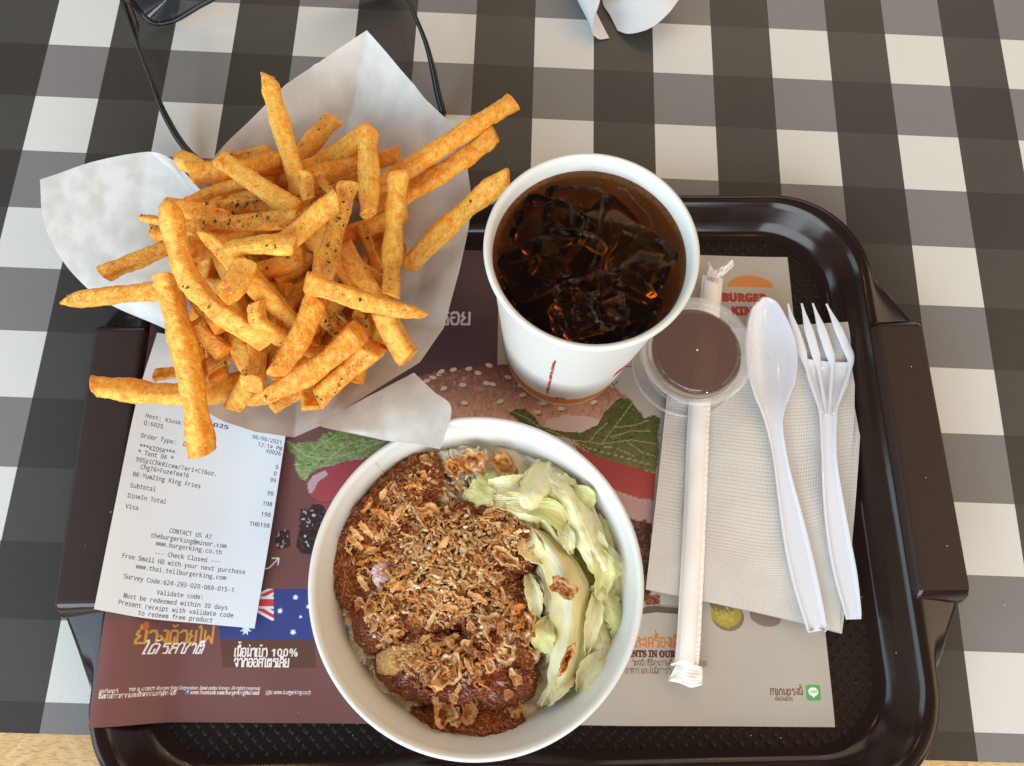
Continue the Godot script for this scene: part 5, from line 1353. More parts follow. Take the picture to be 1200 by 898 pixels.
	lump("fried_chicken", "crisp ragged dark edge of chicken at the very front of the bowl", "fried chicken", V(-23.1, 37, 150.6), V(25, 6.5, 8), 0.02, 0.0022, 6.0, brown, crust, gp)
	lump("fried_chicken", "fried chicken piece under the large floury chips at the right of the topping", "fried chicken", V(-7.6, 41, 109.2), V(17, 9, 20), 0.2, 0.0020, 7.0, brown, crust, gp)
	lump("fried_chicken", "fried chicken under shallot slivers at the bowl's left wall", "fried chicken", V(-77.1, 39, 81.2), V(11, 7, 22), 0.0, 0.0020, 8.0, brown, crust, gp)
	lump("potato_chunk", "pale yellow soft chunk with orange oil at the lower left of the bowl", "potato chunk", V(-51.1, 44, 124), V(12, 5, 6), 0.25, 0.0010, 9.0, [Color(0.62, 0.42, 0.16), Color(0.58, 0.30, 0.07), Color(0.70, 0.55, 0.30)], vmat(0.35, 0.5))
	lettuce()
	topping()

func wall_seam(h: float) -> ArrayMesh:
	var a := 3.93
	var g := []
	for q in [[0.0694, h - 0.0012], [0.0685, h - 0.008], [0.0622, 0.030]]:
		var line := PackedVector3Array()
		for s in [-0.004, 0.004]: line.append(Vector3(cos(a + s) * (q[0] - 0.0002), q[1], sin(a + s) * (q[0] - 0.0002)))
		g.append(line)
	return sheet(g, 0.0002)

func leaf_mesh(ctrl: Array, ruffle: float, seed_: float, c1: Color, c2: Color, ragged := 0.0010) -> ArrayMesh:
	var nu := 44; var nv := 54
	var g := patch(ctrl, nu, nv)
	var col := PackedColorArray()
	for j in nv:
		for i in nu:
			var p: Vector3 = g[j][i]
			var u := i / float(nu - 1); var v := j / float(nv - 1)
			var edge := maxf(absf(u - 0.5), absf(v - 0.5)) * 2.0
			p.y += 0.62 * ruffle * (nz.get_noise_2d(p.x * 75.0 + seed_, p.z * 75.0) + 0.85 * nz.get_noise_2d(p.x * 170.0, p.z * 170.0 + seed_) + 0.25 * nz.get_noise_2d(p.x * 420.0 + seed_, p.z * 420.0)) * (0.4 + 0.35 * edge * edge)
			p += Vector3(nz.get_noise_2d(v * 6.0, seed_ + 3.0), 0, nz.get_noise_2d(u * 6.0, seed_ + 8.0)) * ragged * smoothstep(0.7, 1.0, edge)
			var vein := pow(absf(sin((u * 8.0 + 0.7 * nz.get_noise_2d(u * 2.0, v * 2.5 + seed_)) * PI)), 14.0)
			p.y += 0.00028 * vein
			g[j][i] = p
			var k := clampf(0.5 + 0.6 * nz.get_noise_2d(u * 2.2 + seed_, v * 2.2) + 0.35 * (edge - 0.5), 0.0, 1.0)
			col.append(c1.lerp(c2, k).lerp(Color(0.80, 0.80, 0.56), 0.4 * vein))
	return sheet(g, 0.0003, col)

func lettuce() -> void:
	var m := vmat(0.42, 0.45)
	m.backlight_enabled = true; m.backlight = Color(0.6, 0.58, 0.3).linear_to_srgb()
	var pale := Color(0.90, 0.83, 0.43); var white := Color(0.95, 0.90, 0.63); var green := Color(0.66, 0.68, 0.21); var yel := Color(0.87, 0.77, 0.34)
	var gp := "shredded lettuce in the bowl"
	var L := [
		["torn lettuce leaf with a bright green tip at the top of the bowl", [[-29.9, 45, 50.4, -25.3, 47, 44.9, -20, 45, 38.7, -16.4, 40, 35.2], [-24.9, 47, 53.7, -17, 50, 49.9, -10.1, 49, 43.1, -3.7, 42, 35.9], [-21.6, 46, 56.7, -10.5, 51, 54.5, -2, 51, 48.3, 2.8, 46, 39.6]], 0.0012, pale, green],
		["fan of pale lettuce draped below the bowl's back wall", [[-1.4, 51, 43.1, 4.3, 46, 33.4, 10.9, 44, 32.8, 16.9, 41, 34.5], [-5.9, 53, 51.5, 1, 55, 48.8, 9.7, 54, 46.3, 19, 47, 43.3], [-9.6, 50, 57.5, -1.8, 53, 59.2, 6.8, 53, 58.1, 14.9, 50, 53.5], [-11, 44, 59.2, -2.2, 47, 64.7, 7.4, 47, 64.4, 13.8, 45, 58.4]], 0.0014, white, pale],
		["long pale lettuce strip curving along the bowl's right wall", [[7.4, 53, 48.6, 11.7, 52, 42.7, 16.3, 44, 35.9], [14.5, 54, 52.1, 20.8, 54, 48.7, 26.3, 47, 47], [19.4, 53, 59.2, 26.3, 55, 59.2, 34.2, 48, 59.6], [21.2, 52, 67.5, 30.2, 55, 69, 39.4, 48, 70.4], [26.1, 51, 77.2, 35, 54, 77.8, 44.9, 48, 77.9], [31.8, 49, 84.5, 39.3, 51, 85.8, 48.3, 46, 82.2], [36.2, 45, 87.9, 40.8, 46, 88.6, 46.6, 44, 85.2]], 0.0013, white, pale],
		["thick white lettuce rib lying right of the chicken, the largest piece", [[0.8, 50, 63, 2.4, 51, 63.8, 4, 50, 64.8], [7.4, 50, 76.3, 11.8, 53, 73.3, 16.4, 49, 71.3], [10.8, 50, 88.2, 18.9, 54, 83.7, 25.6, 48, 80.1], [13.3, 50, 99.3, 22, 55, 96.1, 30.8, 48, 92.7], [14, 49, 110.9, 22.1, 55, 109.1, 30.2, 47, 103.1], [13.9, 48, 121, 20.9, 53, 119.8, 27.5, 45, 120.7], [12, 46, 131.8, 18.4, 50, 131.3, 23.6, 43, 132], [7.9, 42, 140.7, 10.9, 43, 141.9, 14, 41, 141.3]], 0.0007, Color(0.94, 0.91, 0.66), yel],
		["rolled green lettuce piece with a torn tip at the bowl's right wall", [[30.4, 48, 91.2, 34.8, 50, 88.9, 40, 46, 87.1], [33.5, 48, 99.3, 38.5, 51, 97, 44.3, 46, 94.5], [38.1, 48, 105.8, 42.4, 50, 103.4, 48.3, 45, 102.5], [41.5, 46, 111.2, 43.6, 47, 110, 47.8, 43, 108.5]], 0.0008, pale, green],
		["crinkled yellow green lettuce leaf at the bowl's lower right", [[30, 45, 97.2, 33.6, 47, 99.3, 37.5, 44, 102.9], [27.6, 46, 109.1, 33.5, 48, 111, 40, 43, 113.1], [23.9, 46, 121.5, 32.2, 47, 121.9, 40.5, 42, 121.2], [22.9, 42, 131.8, 28.8, 44, 128.6, 39.5, 41, 125.2]], 0.0013, yel, green],
		["small curled lettuce scrap in the hollow beside the long strip", [[15.6, 51, 56.7, 20.8, 54, 53.8, 27.5, 51, 58.6], [16.6, 49, 59.6, 21.8, 53, 59.1, 27.6, 50, 61.6], [19.3, 46, 62.3, 23.1, 48, 63.2, 26.5, 46, 63.6]], 0.0010, white, pale],
		["folded lettuce strip between the rib and the long strip", [[7.1, 49, 60.7, 10.9, 52, 61.7, 15.2, 48, 63.4], [12.1, 48, 68.2, 15, 51, 68.4, 18.4, 48, 68.8], [17.1, 47, 75.7, 20, 49, 75, 23.4, 46, 73.9], [22, 45, 81.6, 24.3, 46, 80.8, 26.9, 44, 79.8]], 0.0010, pale, yel],
		["yellow lettuce piece deep under the rib near the right wall", [[15.2, 40, 72.1, 31, 42, 71.7, 44.2, 40, 75], [19.5, 40, 91.4, 35.1, 42, 94.7, 46.4, 40, 94.3], [16.1, 38, 117.8, 31.5, 40, 120.8, 42.7, 38, 116.9], [12.8, 36, 139.8, 24.2, 38, 137.4, 35.8, 37, 131.8]], 0.0018, yel, green],
		["pale lettuce piece deep under the fan at the back of the bowl", [[-22.5, 39, 39.4, -6.2, 41, 34.5, 14.6, 39, 33.4], [-13.7, 40, 53.2, 6.5, 43, 52.8, 31.3, 39, 51.4], [-5.1, 40, 64.9, 15, 43, 72.4, 41.5, 39, 71.1]], 0.0018, pale, yel],
		["flat translucent lettuce shred bridging the fan and the long strip", [[9.8, 50, 40.1, 18.7, 50, 39.7, 27.9, 47, 45.3], [8.4, 51, 49.9, 17.8, 52, 51.3, 30, 50, 55.3], [10.2, 50, 59.2, 19.6, 51, 62, 35, 48, 65.1]], 0.0009, white, pale],
		["flat pale lettuce shred between the long strip and the bowl's right wall", [[32.2, 45, 56.2, 37.7, 46, 58.5, 41.2, 44, 62.9], [34.5, 46, 71.9, 40.7, 47, 73.3, 45.9, 44, 76], [37, 45, 85.6, 43.2, 46, 87, 49.1, 43, 90.5], [38.1, 43, 99.1, 44.2, 44, 98.9, 50, 42, 100.2]], 0.0009, pale, yel],
		["broad yellow shred of lettuce lying over the lower right of the bowl", [[30.7, 46, 103.1, 36.7, 47, 102.9, 43.5, 43, 106.4], [29.1, 47, 115.5, 35.1, 48, 116.7, 42.7, 43, 118.9], [25.6, 45, 126.5, 30.8, 46, 127.7, 36.7, 42, 128.5]], 0.0010, white, yel],
		["narrow lettuce strip beside the shallots left of the rib", [[6.2, 46, 81.4, 8.4, 48, 80.7, 11.7, 47, 82], [9.5, 47, 91.9, 11.7, 49, 91.9, 14.9, 48, 92.5], [11.3, 47, 103, 14.2, 50, 102.9, 16.6, 48, 104.3], [12.4, 46, 114.7, 15.3, 48, 115.6, 17.8, 46, 115.9], [12.8, 43, 123.1, 15, 44, 124, 17.4, 43, 123.3]], 0.0008, white, pale],
	]
	for k in L.size():
		var q: Array = L[k]
		tag(put("lettuce_leaf", leaf_mesh(rows(q[1]), q[2], k * 3.7, q[3], q[4]), m), q[0], "lettuce", gp)
	lettuce_shreds(m)

func lettuce_shreds(m: Material) -> void:
	# thin loose shreds packed along the right side, curling over one another
	var spots := numbers([2.8, 49, 74.1, 10.8, 52, 57, 19.6, 52, 69.1, 33.8, 51, 70, 9.8, 49, 111, 30.8, 46, 125.5, -2.7, 52, 54.4, 26.8, 50, 49.9, 5.6, 49, 95.8, 17.2, 47, 133.6, 36.3, 50, 81.3, -7.6, 50, 47.1, 31.9, 49, 106])
	var turns := [1.0, 0.35, 1.25, 1.0, 1.75, 2.2, 0.15, 0.9, 1.35, 2.3, 1.35, -0.2, 1.75]
	for k in spots.size():
		var length := rng.randf_range(0.014, 0.028); var wide := rng.randf_range(0.0055, 0.0115)
		var d := Vector3(cos(turns[k]), 0, sin(turns[k]))
		var side := Vector3(-d.z, 0, d.x)
		var ctrl := []
		var bend := rng.randf_range(-0.9, 0.9); var curl := rng.randf_range(0.0008, 0.0028)
		for j in 5:
			var t := j / 4.0 - 0.5
			var c := d * t * length + side * bend * t * t * length + Vector3.UP * (0.002 - 0.013 * t * t + rng.randf_range(-0.0007, 0.0007))
			var w := wide * (1.0 - 2.6 * t * t + 0.5 * t * sin(k * 2.0)) * 0.5
			# points run to the right as seen along the strip's rows towards the viewer
			ctrl.append(PackedVector3Array([c + side * w + Vector3.UP * curl, c, c - side * w + Vector3.UP * curl * 0.7]))
		var tone: Array = [[Color(0.93, 0.88, 0.58), Color(0.88, 0.80, 0.38)], [Color(0.86, 0.82, 0.40), Color(0.70, 0.70, 0.22)], [Color(0.95, 0.91, 0.66), Color(0.90, 0.84, 0.45)]][k % 3]
		var o := put("lettuce_shred", leaf_mesh(ctrl, 0.00045, 40.0 + k * 2.3, tone[0], tone[1], 0.00035), m)
		o.position = spots[k]
		tag(o, "thin loose lettuce shred lying among the larger leaves at the bowl's right side", "lettuce", "loose lettuce shreds in the bowl")

func chip_mesh(lx: float, lz: float, seed_: float, flour: float) -> ArrayMesh:
	# a crisp fried shallot ring: a warped, ridged oval dish with a ragged rim
	var g := []; var col := PackedColorArray()
	var nv := 16; var nu := 40
	for j in nv:
		var r := 0.06 + 0.94 * j / (nv - 1)
		var line := PackedVector3Array()
		for i in nu:
			var a := TAU * i / nu
			var rag := 1.0 + 0.24 * nz.get_noise_2d(cos(a) * 0.9 + seed_, sin(a) * 0.9) + 0.05 * nz.get_noise_2d(cos(a) * 4.0 + seed_, sin(a) * 4.0)
			var x := cos(a) * r * lx * rag; var z := sin(a) * r * lz * rag
			var y := lx * (0.42 * r * r - 0.15) + 0.10 * lx * sin(r * 13.0 + seed_) + lx * 0.34 * nz.get_noise_3d(x * 120.0, z * 120.0, seed_) + lx * 0.13 * nz.get_noise_3d(x * 420.0, z * 420.0, seed_)
			line.append(Vector3(x, y, z))
			var n1 := nz.get_noise_3d(x * 420.0, z * 420.0, seed_ + 5.0)
			var c := Color(0.72, 0.36, 0.10).lerp(Color(0.52, 0.165, 0.028), clampf(0.5 + n1 * 0.8 + 0.35 * sin(r * 13.0), 0, 1))
			c = c.lerp(Color(0.86, 0.70, 0.46), clampf(flour * (0.55 + n1 * 1.1 + 0.4 * sin(a * 2.0 + seed_)), 0.0, 0.9))
			c = c.lerp(Color(0.30, 0.10, 0.022), 0.45 * smoothstep(0.85, 1.0, r))
			col.append(c)
		g.append(line)
	# closed by an underside
	var v2 := []
	for j in range(nv - 1, -1, -1):
		var line := PackedVector3Array()
		for i in nu: line.append(g[j][i] - Vector3(0, 0.0006, 0))
		v2.append(line)
	var c2 := PackedColorArray(); c2.append_array(col)
	for j in range(nv - 1, -1, -1): c2.append_array(col.slice(j * nu, j * nu + nu))
	return surf(g + v2, true, c2, true)

func sliver_mesh(l: float, w: float, seed_: float) -> ArrayMesh:
	var g := []; var col := PackedColorArray()
	var nv := 14; var nu := 5
	var bend := 1.6 * sin(seed_ * 4.1) + 0.5; var twist := 1.2 * sin(seed_ * 2.7)
	var p := Vector3(-l * 0.5, 0, 0)
	var ang := -bend * 0.5
	for j in nv:
		var t := j / float(nv - 1)
		ang += bend / nv
		p += Vector3(cos(ang), sin(ang) * 0.6, 0) * l / nv
		var line := PackedVector3Array()
		var ww := w * (0.45 + 0.55 * sin(PI * clampf(t * 0.9 + 0.06, 0, 1))) * (1.0 + 0.35 * nz.get_noise_2d(t * 4.0, seed_))
		for i in nu:
			var u := i / float(nu - 1) * 2.0 - 1.0
			var off := Vector3(0, 0.35 * (u * u) , u).rotated(Vector3.RIGHT, twist * (t - 0.5)) * ww * 0.5
			line.append(p + off + Vector3(0, 0.00035 * nz.get_noise_2d(t * 7.0, u * 2.0 + seed_), 0))
			var n := nz.get_noise_2d(t * 5.0 + seed_, u * 1.7)
			col.append(Color(0.80, 0.41, 0.105).lerp(Color(0.56, 0.165, 0.024), clampf(0.5 + n + 0.3 * absf(u), 0, 1)).lerp(Color(0.86, 0.66, 0.36), clampf(sin(seed_ * 9.0) * 0.5 + n * 0.5, 0, 0.7)))
		g.append(line)
	return sheet(g, 0.00055, col)

func topping() -> void:
	var m := vmat(0.5, 0.45)
	m.backlight_enabled = true; m.backlight = Color(0.15, 0.12, 0.08).linear_to_srgb()
	var gp := "fried shallot chips on the rice bowl"
	# position, length, width (mm), turn, flouriness, label
	var big := [
		[V(-26.9, 0, 25.9), 6.5, 5.6, 0.2, 0.5, "round fried shallot ring at the very top of the bowl, seen flat"], [V(-9.9, 0, 27.1), 6.5, 4.6, 0.4, 0.2, "ragged orange shallot chip against the back wall beside the lettuce tip"], [V(-36.3, 0, 29.5), 4.5, 3.4, 0.9, 0.0, "dark shallot chip left of the round ring at the top"],
		[V(-37.8, 0, 43.2), 5.6, 4.8, 0.7, 0.35, "curled shallot ring below the round ring at the top"], [V(-49.2, 0, 55.8), 7.6, 4.6, 0.1, 0.45, "oval shallot chip in the upper middle of the topping"], [V(-12.4, 0, 111.3), 7.6, 6.2, 0.4, 0.95, "pale floury shallot chip left in the cluster of three at the right"],
		[V(2.5, 0, 106.7), 8.2, 4.6, 1.2, 0.6, "folded shallot chip upper right in the cluster of three"], [V(3, 0, 123.9), 8.2, 6.6, -0.2, 0.95, "largest floury shallot chip, lowest in the cluster of three"], [V(-7.3, 0, 121), 6.2, 4.8, 0.4, 0.8, "floury shallot chip tucked left of the largest one"],
		[V(-32.9, 0, 131), 8.4, 5.2, -0.9, 0.55, "shield shaped shallot chip with a thin stem in the lower middle"], [V(-41, 0, 130.1), 6.2, 3.2, 0.1, 0.2, "oval golden shallot chip left of the shield shaped chip"], [V(-35.2, 0, 149.6), 6.4, 5.0, 1.2, 0.7, "leaf shaped floury shallot chip on the front chicken piece"],
		[V(-21.3, 0, 149.9), 5.2, 3.8, 1.4, 0.3, "hooked shallot ring right of the leaf shaped chip"], [V(-2.6, 0, 147), 6.0, 5.4, 0.5, 0.3, "crumpled orange shallot chip at the front right"], [V(23.1, 0, 90.1), 6.0, 3.6, 0.5, 0.25, "oval shallot ring lying on the white lettuce rib"],
		[V(24.5, 0, 125.2), 7.6, 2.2, -1.1, 0.0, "thin brown shallot curl lying on the lower lettuce rib"], [V(-85.6, 0, 96.3), 4.6, 3.8, 0.3, 0.1, "round shallot ring against the bowl's left wall"], [V(-82.7, 0, 104.2), 5.2, 4.2, 0.9, 0.1, "orange shallot chip below the ring at the left wall"],
		[V(-79.7, 0, 113.5), 5.0, 3.4, 1.1, 0.1, "curled shallot chip above the rice at the left"], [V(-61.4, 0, 71.6), 5.0, 3.6, 0.4, 0.3, "shallot chip right above the purple onion piece"], [V(-26.7, 0, 75.6), 5.2, 4.2, 0.8, 0.45, "shallot ring with a hole in the upper middle of the heap"],
		[V(-13.9, 0, 63.3), 7.2, 3.4, 0.1, 0.15, "flat brown shallot chip by the dark lump near the lettuce"], [V(-8.1, 0, 76.2), 6.6, 2.8, 0.4, 0.4, "long pale shallot curl at the right of the heap"], [V(-21.5, 0, 119.4), 5.2, 4.2, 0.6, 0.4, "shallot chip left of the cluster of three"], [V(-46, 0, 137.4), 4.4, 2.6, -0.6, 0.5, "thin split shallot chip on the sauced front piece"], [V(-51.4, 0, 151.2), 4.6, 1.8, 1.5, 0.2, "upright brown shallot stick at the front left"]]
	for k in big.size():
		var q: Array = big[k]
		var p: Vector3 = q[0]
		var o := put("shallot_chip", chip_mesh(q[1] * 0.00105, q[2] * 0.00105, k * 5.3, q[4]), m)
		var on_leaf := k == 14 or k == 15
		p.y = maxf(0.0335, food_height(p.x, p.z)) + 0.0028
		if on_leaf: p.y = 0.0575
		if k < 3: p.y = 0.047
		# the traced spot was taken at table height: carry it up along the line of sight
		p = lift(p)
		o.position = p; o.rotation = Vector3(rng.randfn() * 0.25, -q[3], rng.randfn() * 0.25)
		tag(o, q[5], "fried shallot", gp)
	var pu := put("onion_piece", blob(V(7.5, 2.2, 6.0), 0.0010, 170.0, 3.0, Color(0.46, 0.24, 0.32), Color(0.70, 0.52, 0.42), Color(0.80, 0.74, 0.62), 60, 36), vmat(0.35, 0.5))
	var pp := V(-66.5, 0, 85.6)
	pp.y = food_height(pp.x, pp.z) + 0.003
	pu.position = lift(pp); pu.rotation = Vector3(0.15, 0.5, -0.2)
	tag(pu, "purple and cream onion piece dusted with crumbs, left of the topping's middle", "onion")
	# countless slivers: the larger ones singly
	var variants := []
	for k in 14: variants.append(sliver_mesh(0.001 * rng.randf_range(6.0, 12.0), 0.001 * rng.randf_range(1.7, 3.4), k * 1.7 + 0.3))
	for k in 9: variants.append(chip_mesh(0.001 * rng.randf_range(2.4, 4.2), 0.001 * rng.randf_range(1.6, 3.0), k * 2.9 + 50.0, 0.15 + 0.08 * k))
	var n := 0
	while n < 270:
		var a := rng.randf() * TAU; var r := sqrt(rng.randf())
		var p := V(-30.0, 0.0, 82.0) + Vector3(cos(a) * r * 0.043, 0, sin(a) * r * 0.050)
		if r > 0.85 and rng.randf() < 0.3: continue
		var y := food_height(p.x, p.z)
		if y <= 0.03 and n % 3 != 0: continue
		if n % 3 == 0:
			var c: Vector3 = [V(-36.2, 42, 48.2), V(-74, 42, 79.3), V(-64.6, 44, 69.4), V(-68.3, 42, 94.4), V(-33.1, 44, 133.4), V(-6.8, 43, 130.8), V(-4.5, 45, 88.6), V(-73.7, 42, 59.7)][(n / 3) % 8]
			p = Vector3(c.x + rng.randfn() * 0.008, 0, c.z + rng.randfn() * 0.009)
			if Vector2(p.x + 0.0202, p.z - 0.0892).length() > 0.061: continue
			y = maxf(food_height(p.x, p.z), 0.0385)
		var o := put("shallot_sliver", variants[n % variants.size()], m)
		p.y = y + rng.randf_range(0.0010, 0.0075) * (1.15 - r * 0.7)
		o.position = p
		o.rotation = Vector3(rng.randfn() * 0.6, rng.randf() * TAU, rng.randfn() * 0.5)
		tag(o, "thin curled golden brown fried shallot sliver in the heaped topping", "fried shallot", "fried shallot slivers heaped on the rice bowl")
		n += 1
	var more := MultiMesh.new(); more.transform_format = MultiMesh.TRANSFORM_3D; more.mesh = variants[4]; more.instance_count = 4200
	for k in 4200:
		var a := rng.randf() * TAU; var r := sqrt(rng.randf())
		var p := V(-31.0, 0.0, 82.0) + Vector3(cos(a) * r * 0.044, 0, sin(a) * r * 0.051)
		p.y = maxf(food_height(p.x, p.z), 0.034) + rng.randf_range(-0.0004, 0.0050) * (1.2 - r)
		if k % 9 == 0: p = V(-33.0, 0.0, 52.0) + Vector3(rng.randfn() * 0.009, 0.037 + rng.randf() * 0.005, rng.randfn() * 0.010)
		var q := rng.randf_range(0.35, 0.85)
		more.set_instance_transform(k, Transform3D(Basis.from_euler(Vector3(rng.randfn() * 0.5, rng.randf() * TAU, rng.randfn() * 0.5)).scaled(Vector3(q, q, q)), p))
	var ms := MultiMeshInstance3D.new(); ms.name = "shallot_shreds"; ms.multimesh = more; ms.material_override = m
	tag(ms, "fine golden shallot shreds mixed through the topping", "fried shallot", "", "stuff")
	add_child(ms)
	var cm := blob(V(0.9, 0.55, 0.7), 0.00035, 900.0, 2.0, Color(1, 1, 1), Color(0.8, 0.75, 0.7), Color(1, 1, 1), 9, 6)
	var lots := MultiMesh.new(); lots.transform_format = MultiMesh.TRANSFORM_3D; lots.use_colors = true; lots.mesh = cm; lots.instance_count = 5200
	for k in 5200:
		var a := rng.randf() * TAU; var r := sqrt(rng.randf())
		var p := V(-31.0, 0.0, 82.0) + Vector3(cos(a) * r * 0.044, 0, sin(a) * r * 0.052)
		if k % 3 == 0: p = V(-27.0, 0.0, 77.0) + Vector3(rng.randfn() * 0.012, 0, rng.randfn() * 0.013)
		p.y = maxf(food_height(p.x, p.z), 0.036) + rng.randf_range(-0.0006, 0.0052) * (1.2 - r)
		var s := rng.randf_range(0.3, 1.05)
		lots.set_instance_transform(k, Transform3D(Basis.from_euler(Vector3(rng.randf() * 6, rng.randf() * 6, rng.randf() * 6)).scaled(Vector3(s * rng.randf_range(0.7, 1.9), s * 0.8, s)), p))
		var c: Color = [Color(0.62, 0.30, 0.08), Color(0.48, 0.17, 0.035), Color(0.72, 0.45, 0.17), Color(0.86, 0.68, 0.40), Color(0.90, 0.82, 0.62)][rng.randi() % 5]
		lots.set_instance_color(k, c)
	var mi := MultiMeshInstance3D.new(); mi.name = "topping_crumbs"; mi.multimesh = lots
	mi.material_override = vmat(0.55, 0.4)
	tag(mi, "tiny tan and cream fried crumbs strewn over the topping", "crumbs", "", "stuff")
	add_child(mi)

func lift(p: Vector3) -> Vector3:
	var eye := Vector3(-0.01377, 0.40742, 0.10283)
	var base := Vector3(p.x, 0, p.z)
	return base.lerp(eye, p.y / eye.y)

# ---------------------------------------------------------------- things at the table's far side
func sunglasses() -> void:
	var t := thing("sunglasses", "black framed sunglasses with open temples lying behind the fries", "sunglasses")
	var lens := numbers([-236.9, 3, -244.7, -241.4, 5, -244.6, -246, 10, -247, -248, 20, -247.8, -247.7, 28, -249.1, -239, 34, -255.2, -219.7, 35, -262.9, -200.1, 33, -262.3, -190.6, 26, -258.3, -196, 18, -255.4, -211.1, 10, -252.9, -226.3, 4, -247.7])
	var l := lens.duplicate(); l.append(lens[0])
	var loop := fine(l, 90)
	var h0 := V(-246.1, 31, -238.9); var h1 := V(-85.9, 31, -275.1)
	var mid := (h0 + h1) * 0.5
	var ax := (h1 - h0).normalized()
	var smoke := mat(Color(0.02, 0.022, 0.025), 0.06, 0.5)
	smoke.transparency = BaseMaterial3D.TRANSPARENCY_ALPHA; smoke.albedo_color.a = 0.86
	for side in 2:
		var pts := PackedVector3Array()
		for p in loop: pts.append(p if side == 0 else p - ax * 2.0 * (p - mid).dot(ax))
		put("lens_rim", tube(pts, [0.0016], 10), M.black, t)
		var c := Vector3.ZERO
		for p in pts: c += p / pts.size()
		var g := []
		for j in 6:
			var line := PackedVector3Array()
			for p in pts: line.append((c + (mid - c) * 0.0).lerp(p, j / 5.0) + Vector3(0, 0, 0.0012 * (1.0 - j / 5.0)))
			g.append(line)
		put("lens", surf(g, false, PackedColorArray(), side == 0), smoke, t)
	var b0 := numbers([-192.1, 28, -258.8])[0]
	var b1 := b0 - ax * 2.0 * (b0 - mid).dot(ax)
	put("bridge", tube(fine(PackedVector3Array([b0, (b0 + b1) * 0.5 + Vector3(0, 0.004, -0.002), b1]), 12), [0.0016], 10), M.black, t)
	var arms := [[-247, 31, -238.8, -240.4, 30, -224.1, -234.3, 27, -210.1, -223, 19, -184.4, -219, 14, -174.8, -211.3, 8, -161.9, -204, 5, -153.2, -198, 3, -148.4], [-87.3, 31, -273.7, -80.3, 30, -254.6, -72.8, 27, -237.7, -66.3, 21, -224.7, -61.9, 14, -212.2, -58.3, 8, -198.7, -55.5, 4, -190.8, -54.5, 3, -186.7]]
	for k in 2:
		var p := fine(numbers(arms[k]), 60)
		var rad := []
		for j in 60: rad.append(0.0012 + 0.0009 * smoothstep(0.25, 0.75, j / 59.0) - 0.0012 * smoothstep(0.96, 1.0, j / 59.0))
		put("temple", tube(p, rad, 12, 1.7), M.black, t)
	put("hinge", tube(fine(numbers([-243.4, 29, -235.9, -240.4, 29, -229.9, -237, 28, -222.4, -234.5, 27, -213.7]), 14), [0.0009, 0.0019, 0.002, 0.002, 0.002, 0.002, 0.002, 0.002, 0.002, 0.002, 0.002, 0.0017, 0.0012, 0.0006], 10, 1.3), mat(Color(0.02, 0.016, 0.012), 0.35, 0.5), t)
	put("hinge", tube(fine(PackedVector3Array([h1, h1 + Vector3(0.003, 0, 0.006)]), 8), [0.0022], 10, 1.3), mat(Color(0.012, 0.012, 0.012), 0.4, 0.5), t)

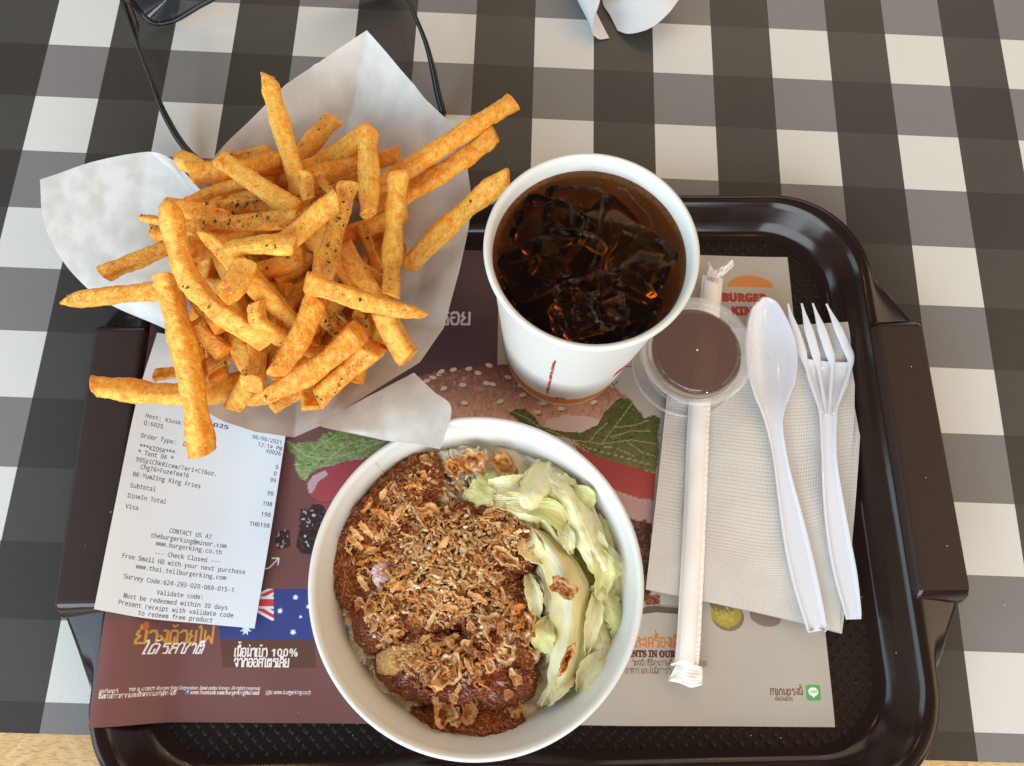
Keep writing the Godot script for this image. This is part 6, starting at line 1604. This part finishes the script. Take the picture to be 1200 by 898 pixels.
func curled_receipt() -> void:
	var t := thing("curled_receipt", "curled white till paper rolled up at the table's far edge", "receipt")
	var S := 8.0
	var m := mat(Color(0.78, 0.79, 0.81), 0.5, 0.35)
	m.backlight_enabled = true; m.backlight = Color(0.2, 0.2, 0.2).linear_to_srgb()
	var a := rows([[47.8, 1, -251.8, 41.7, 1.2, -250.3, 38.1, 3.5, -250.7, 36.1, 7, -249.9, 35.8, 9, -249.1], [43.4, 1, -261.8, 37.9, 1.2, -260, 33.4, 6, -260.1, 32.7, 12, -259.3, 36.1, 15, -254.1], [39, 1, -272.3, 32.3, 1.2, -271.1, 27.8, 7, -272.2, 28.6, 14, -271, 38, 17, -258.9], [33.3, 1, -286.3, 26.6, 1.2, -285.7, 21.6, 7, -286.7, 23, 15, -285.7, 39.3, 19, -265.6], [26.5, 1, -303.9, 19.7, 1.2, -303.3, 14.7, 7, -304.8, 17.3, 15, -303.7, 37.5, 20, -280.3]])
	put("paper_curl", sheet(patch(a, 40, 40), 0.0001), m, t)
	var b := rows([[43.4, 1, -304.9, 51.2, 9, -301.6, 61.5, 14, -305.4, 69.6, 18, -311.4, 80.7, 14, -327.5], [43.4, 1, -280.7, 50.1, 8, -277.9, 59, 14, -279.4, 69.2, 18, -286.9, 82.1, 15, -301.5], [48.4, 1, -269.5, 56.2, 7, -266.5, 66.6, 13, -266.2, 78.9, 17, -275.1, 91.4, 14, -289.4], [53.3, 1, -257.7, 60.4, 4, -253.2, 72.3, 10, -252.9, 83, 14, -261, 91.5, 14, -274.7]])
	put("paper_curl", sheet(patch(b, 50, 40), 0.0001), m, t)

func specks() -> void:
	# a few fallen crumbs, as the photograph shows on the tray, the handle and the table
	var grain := blob(V(0.45, 0.3, 0.4), 0.0001, 900.0, 4.0, Color(1, 1, 1), Color(0.9, 0.85, 0.8), Color(1, 1, 1), 8, 6)
	var mm := MultiMesh.new(); mm.transform_format = MultiMesh.TRANSFORM_3D; mm.use_colors = true; mm.mesh = grain
	var at := numbers([-77.4, 5, 161.6, -103.7, 7, 152, -99.6, 7, 144.2, 15.4, 5, 161.2, 168.6, 5, 130.3, 175.5, 5.2, 89.3, 195.2, 20, -18.5, 195.5, 22, -1.6, 203, 27.4, -28.4, 203.4, 27.5, 30.6, 209.9, 27.5, 64.2, 230.4, 0.3, 95.9, 252.1, 0.3, 90.5, 185.7, 14, 115.4, 114.8, 5, 156, 129.3, 5, 156.7, 74.2, 7.4, 92.8, 103.5, 7, 118.3, 39.8, 7, 141.9, -125.9, 7, 137.3, -199.3, 28, 62.5, -194.1, 28, 45.7, -208.7, 27.6, 79, -11.7, 7, -18.6, -35.9, 7, -37.3, 59.1, 7, -4.6])
	mm.instance_count = at.size()
	for k in at.size():
		var q := rng.randf_range(0.3, 0.75)
		mm.set_instance_transform(k, Transform3D(Basis.from_euler(Vector3(rng.randf() * 6, rng.randf() * 6, 0)).scaled(Vector3(q, q, q)), at[k] + Vector3(0, 0.0002, 0)))
		mm.set_instance_color(k, [Color(0.75, 0.68, 0.55), Color(0.60, 0.36, 0.12), Color(0.70, 0.66, 0.60)][k % 3])
	var o := MultiMeshInstance3D.new(); o.name = "crumbs"; o.multimesh = mm
	o.material_override = vmat(0.7, 0.3)
	tag(o, "tiny fallen crumbs scattered on the tray and the liner", "crumbs", "", "stuff")
	add_child(o)
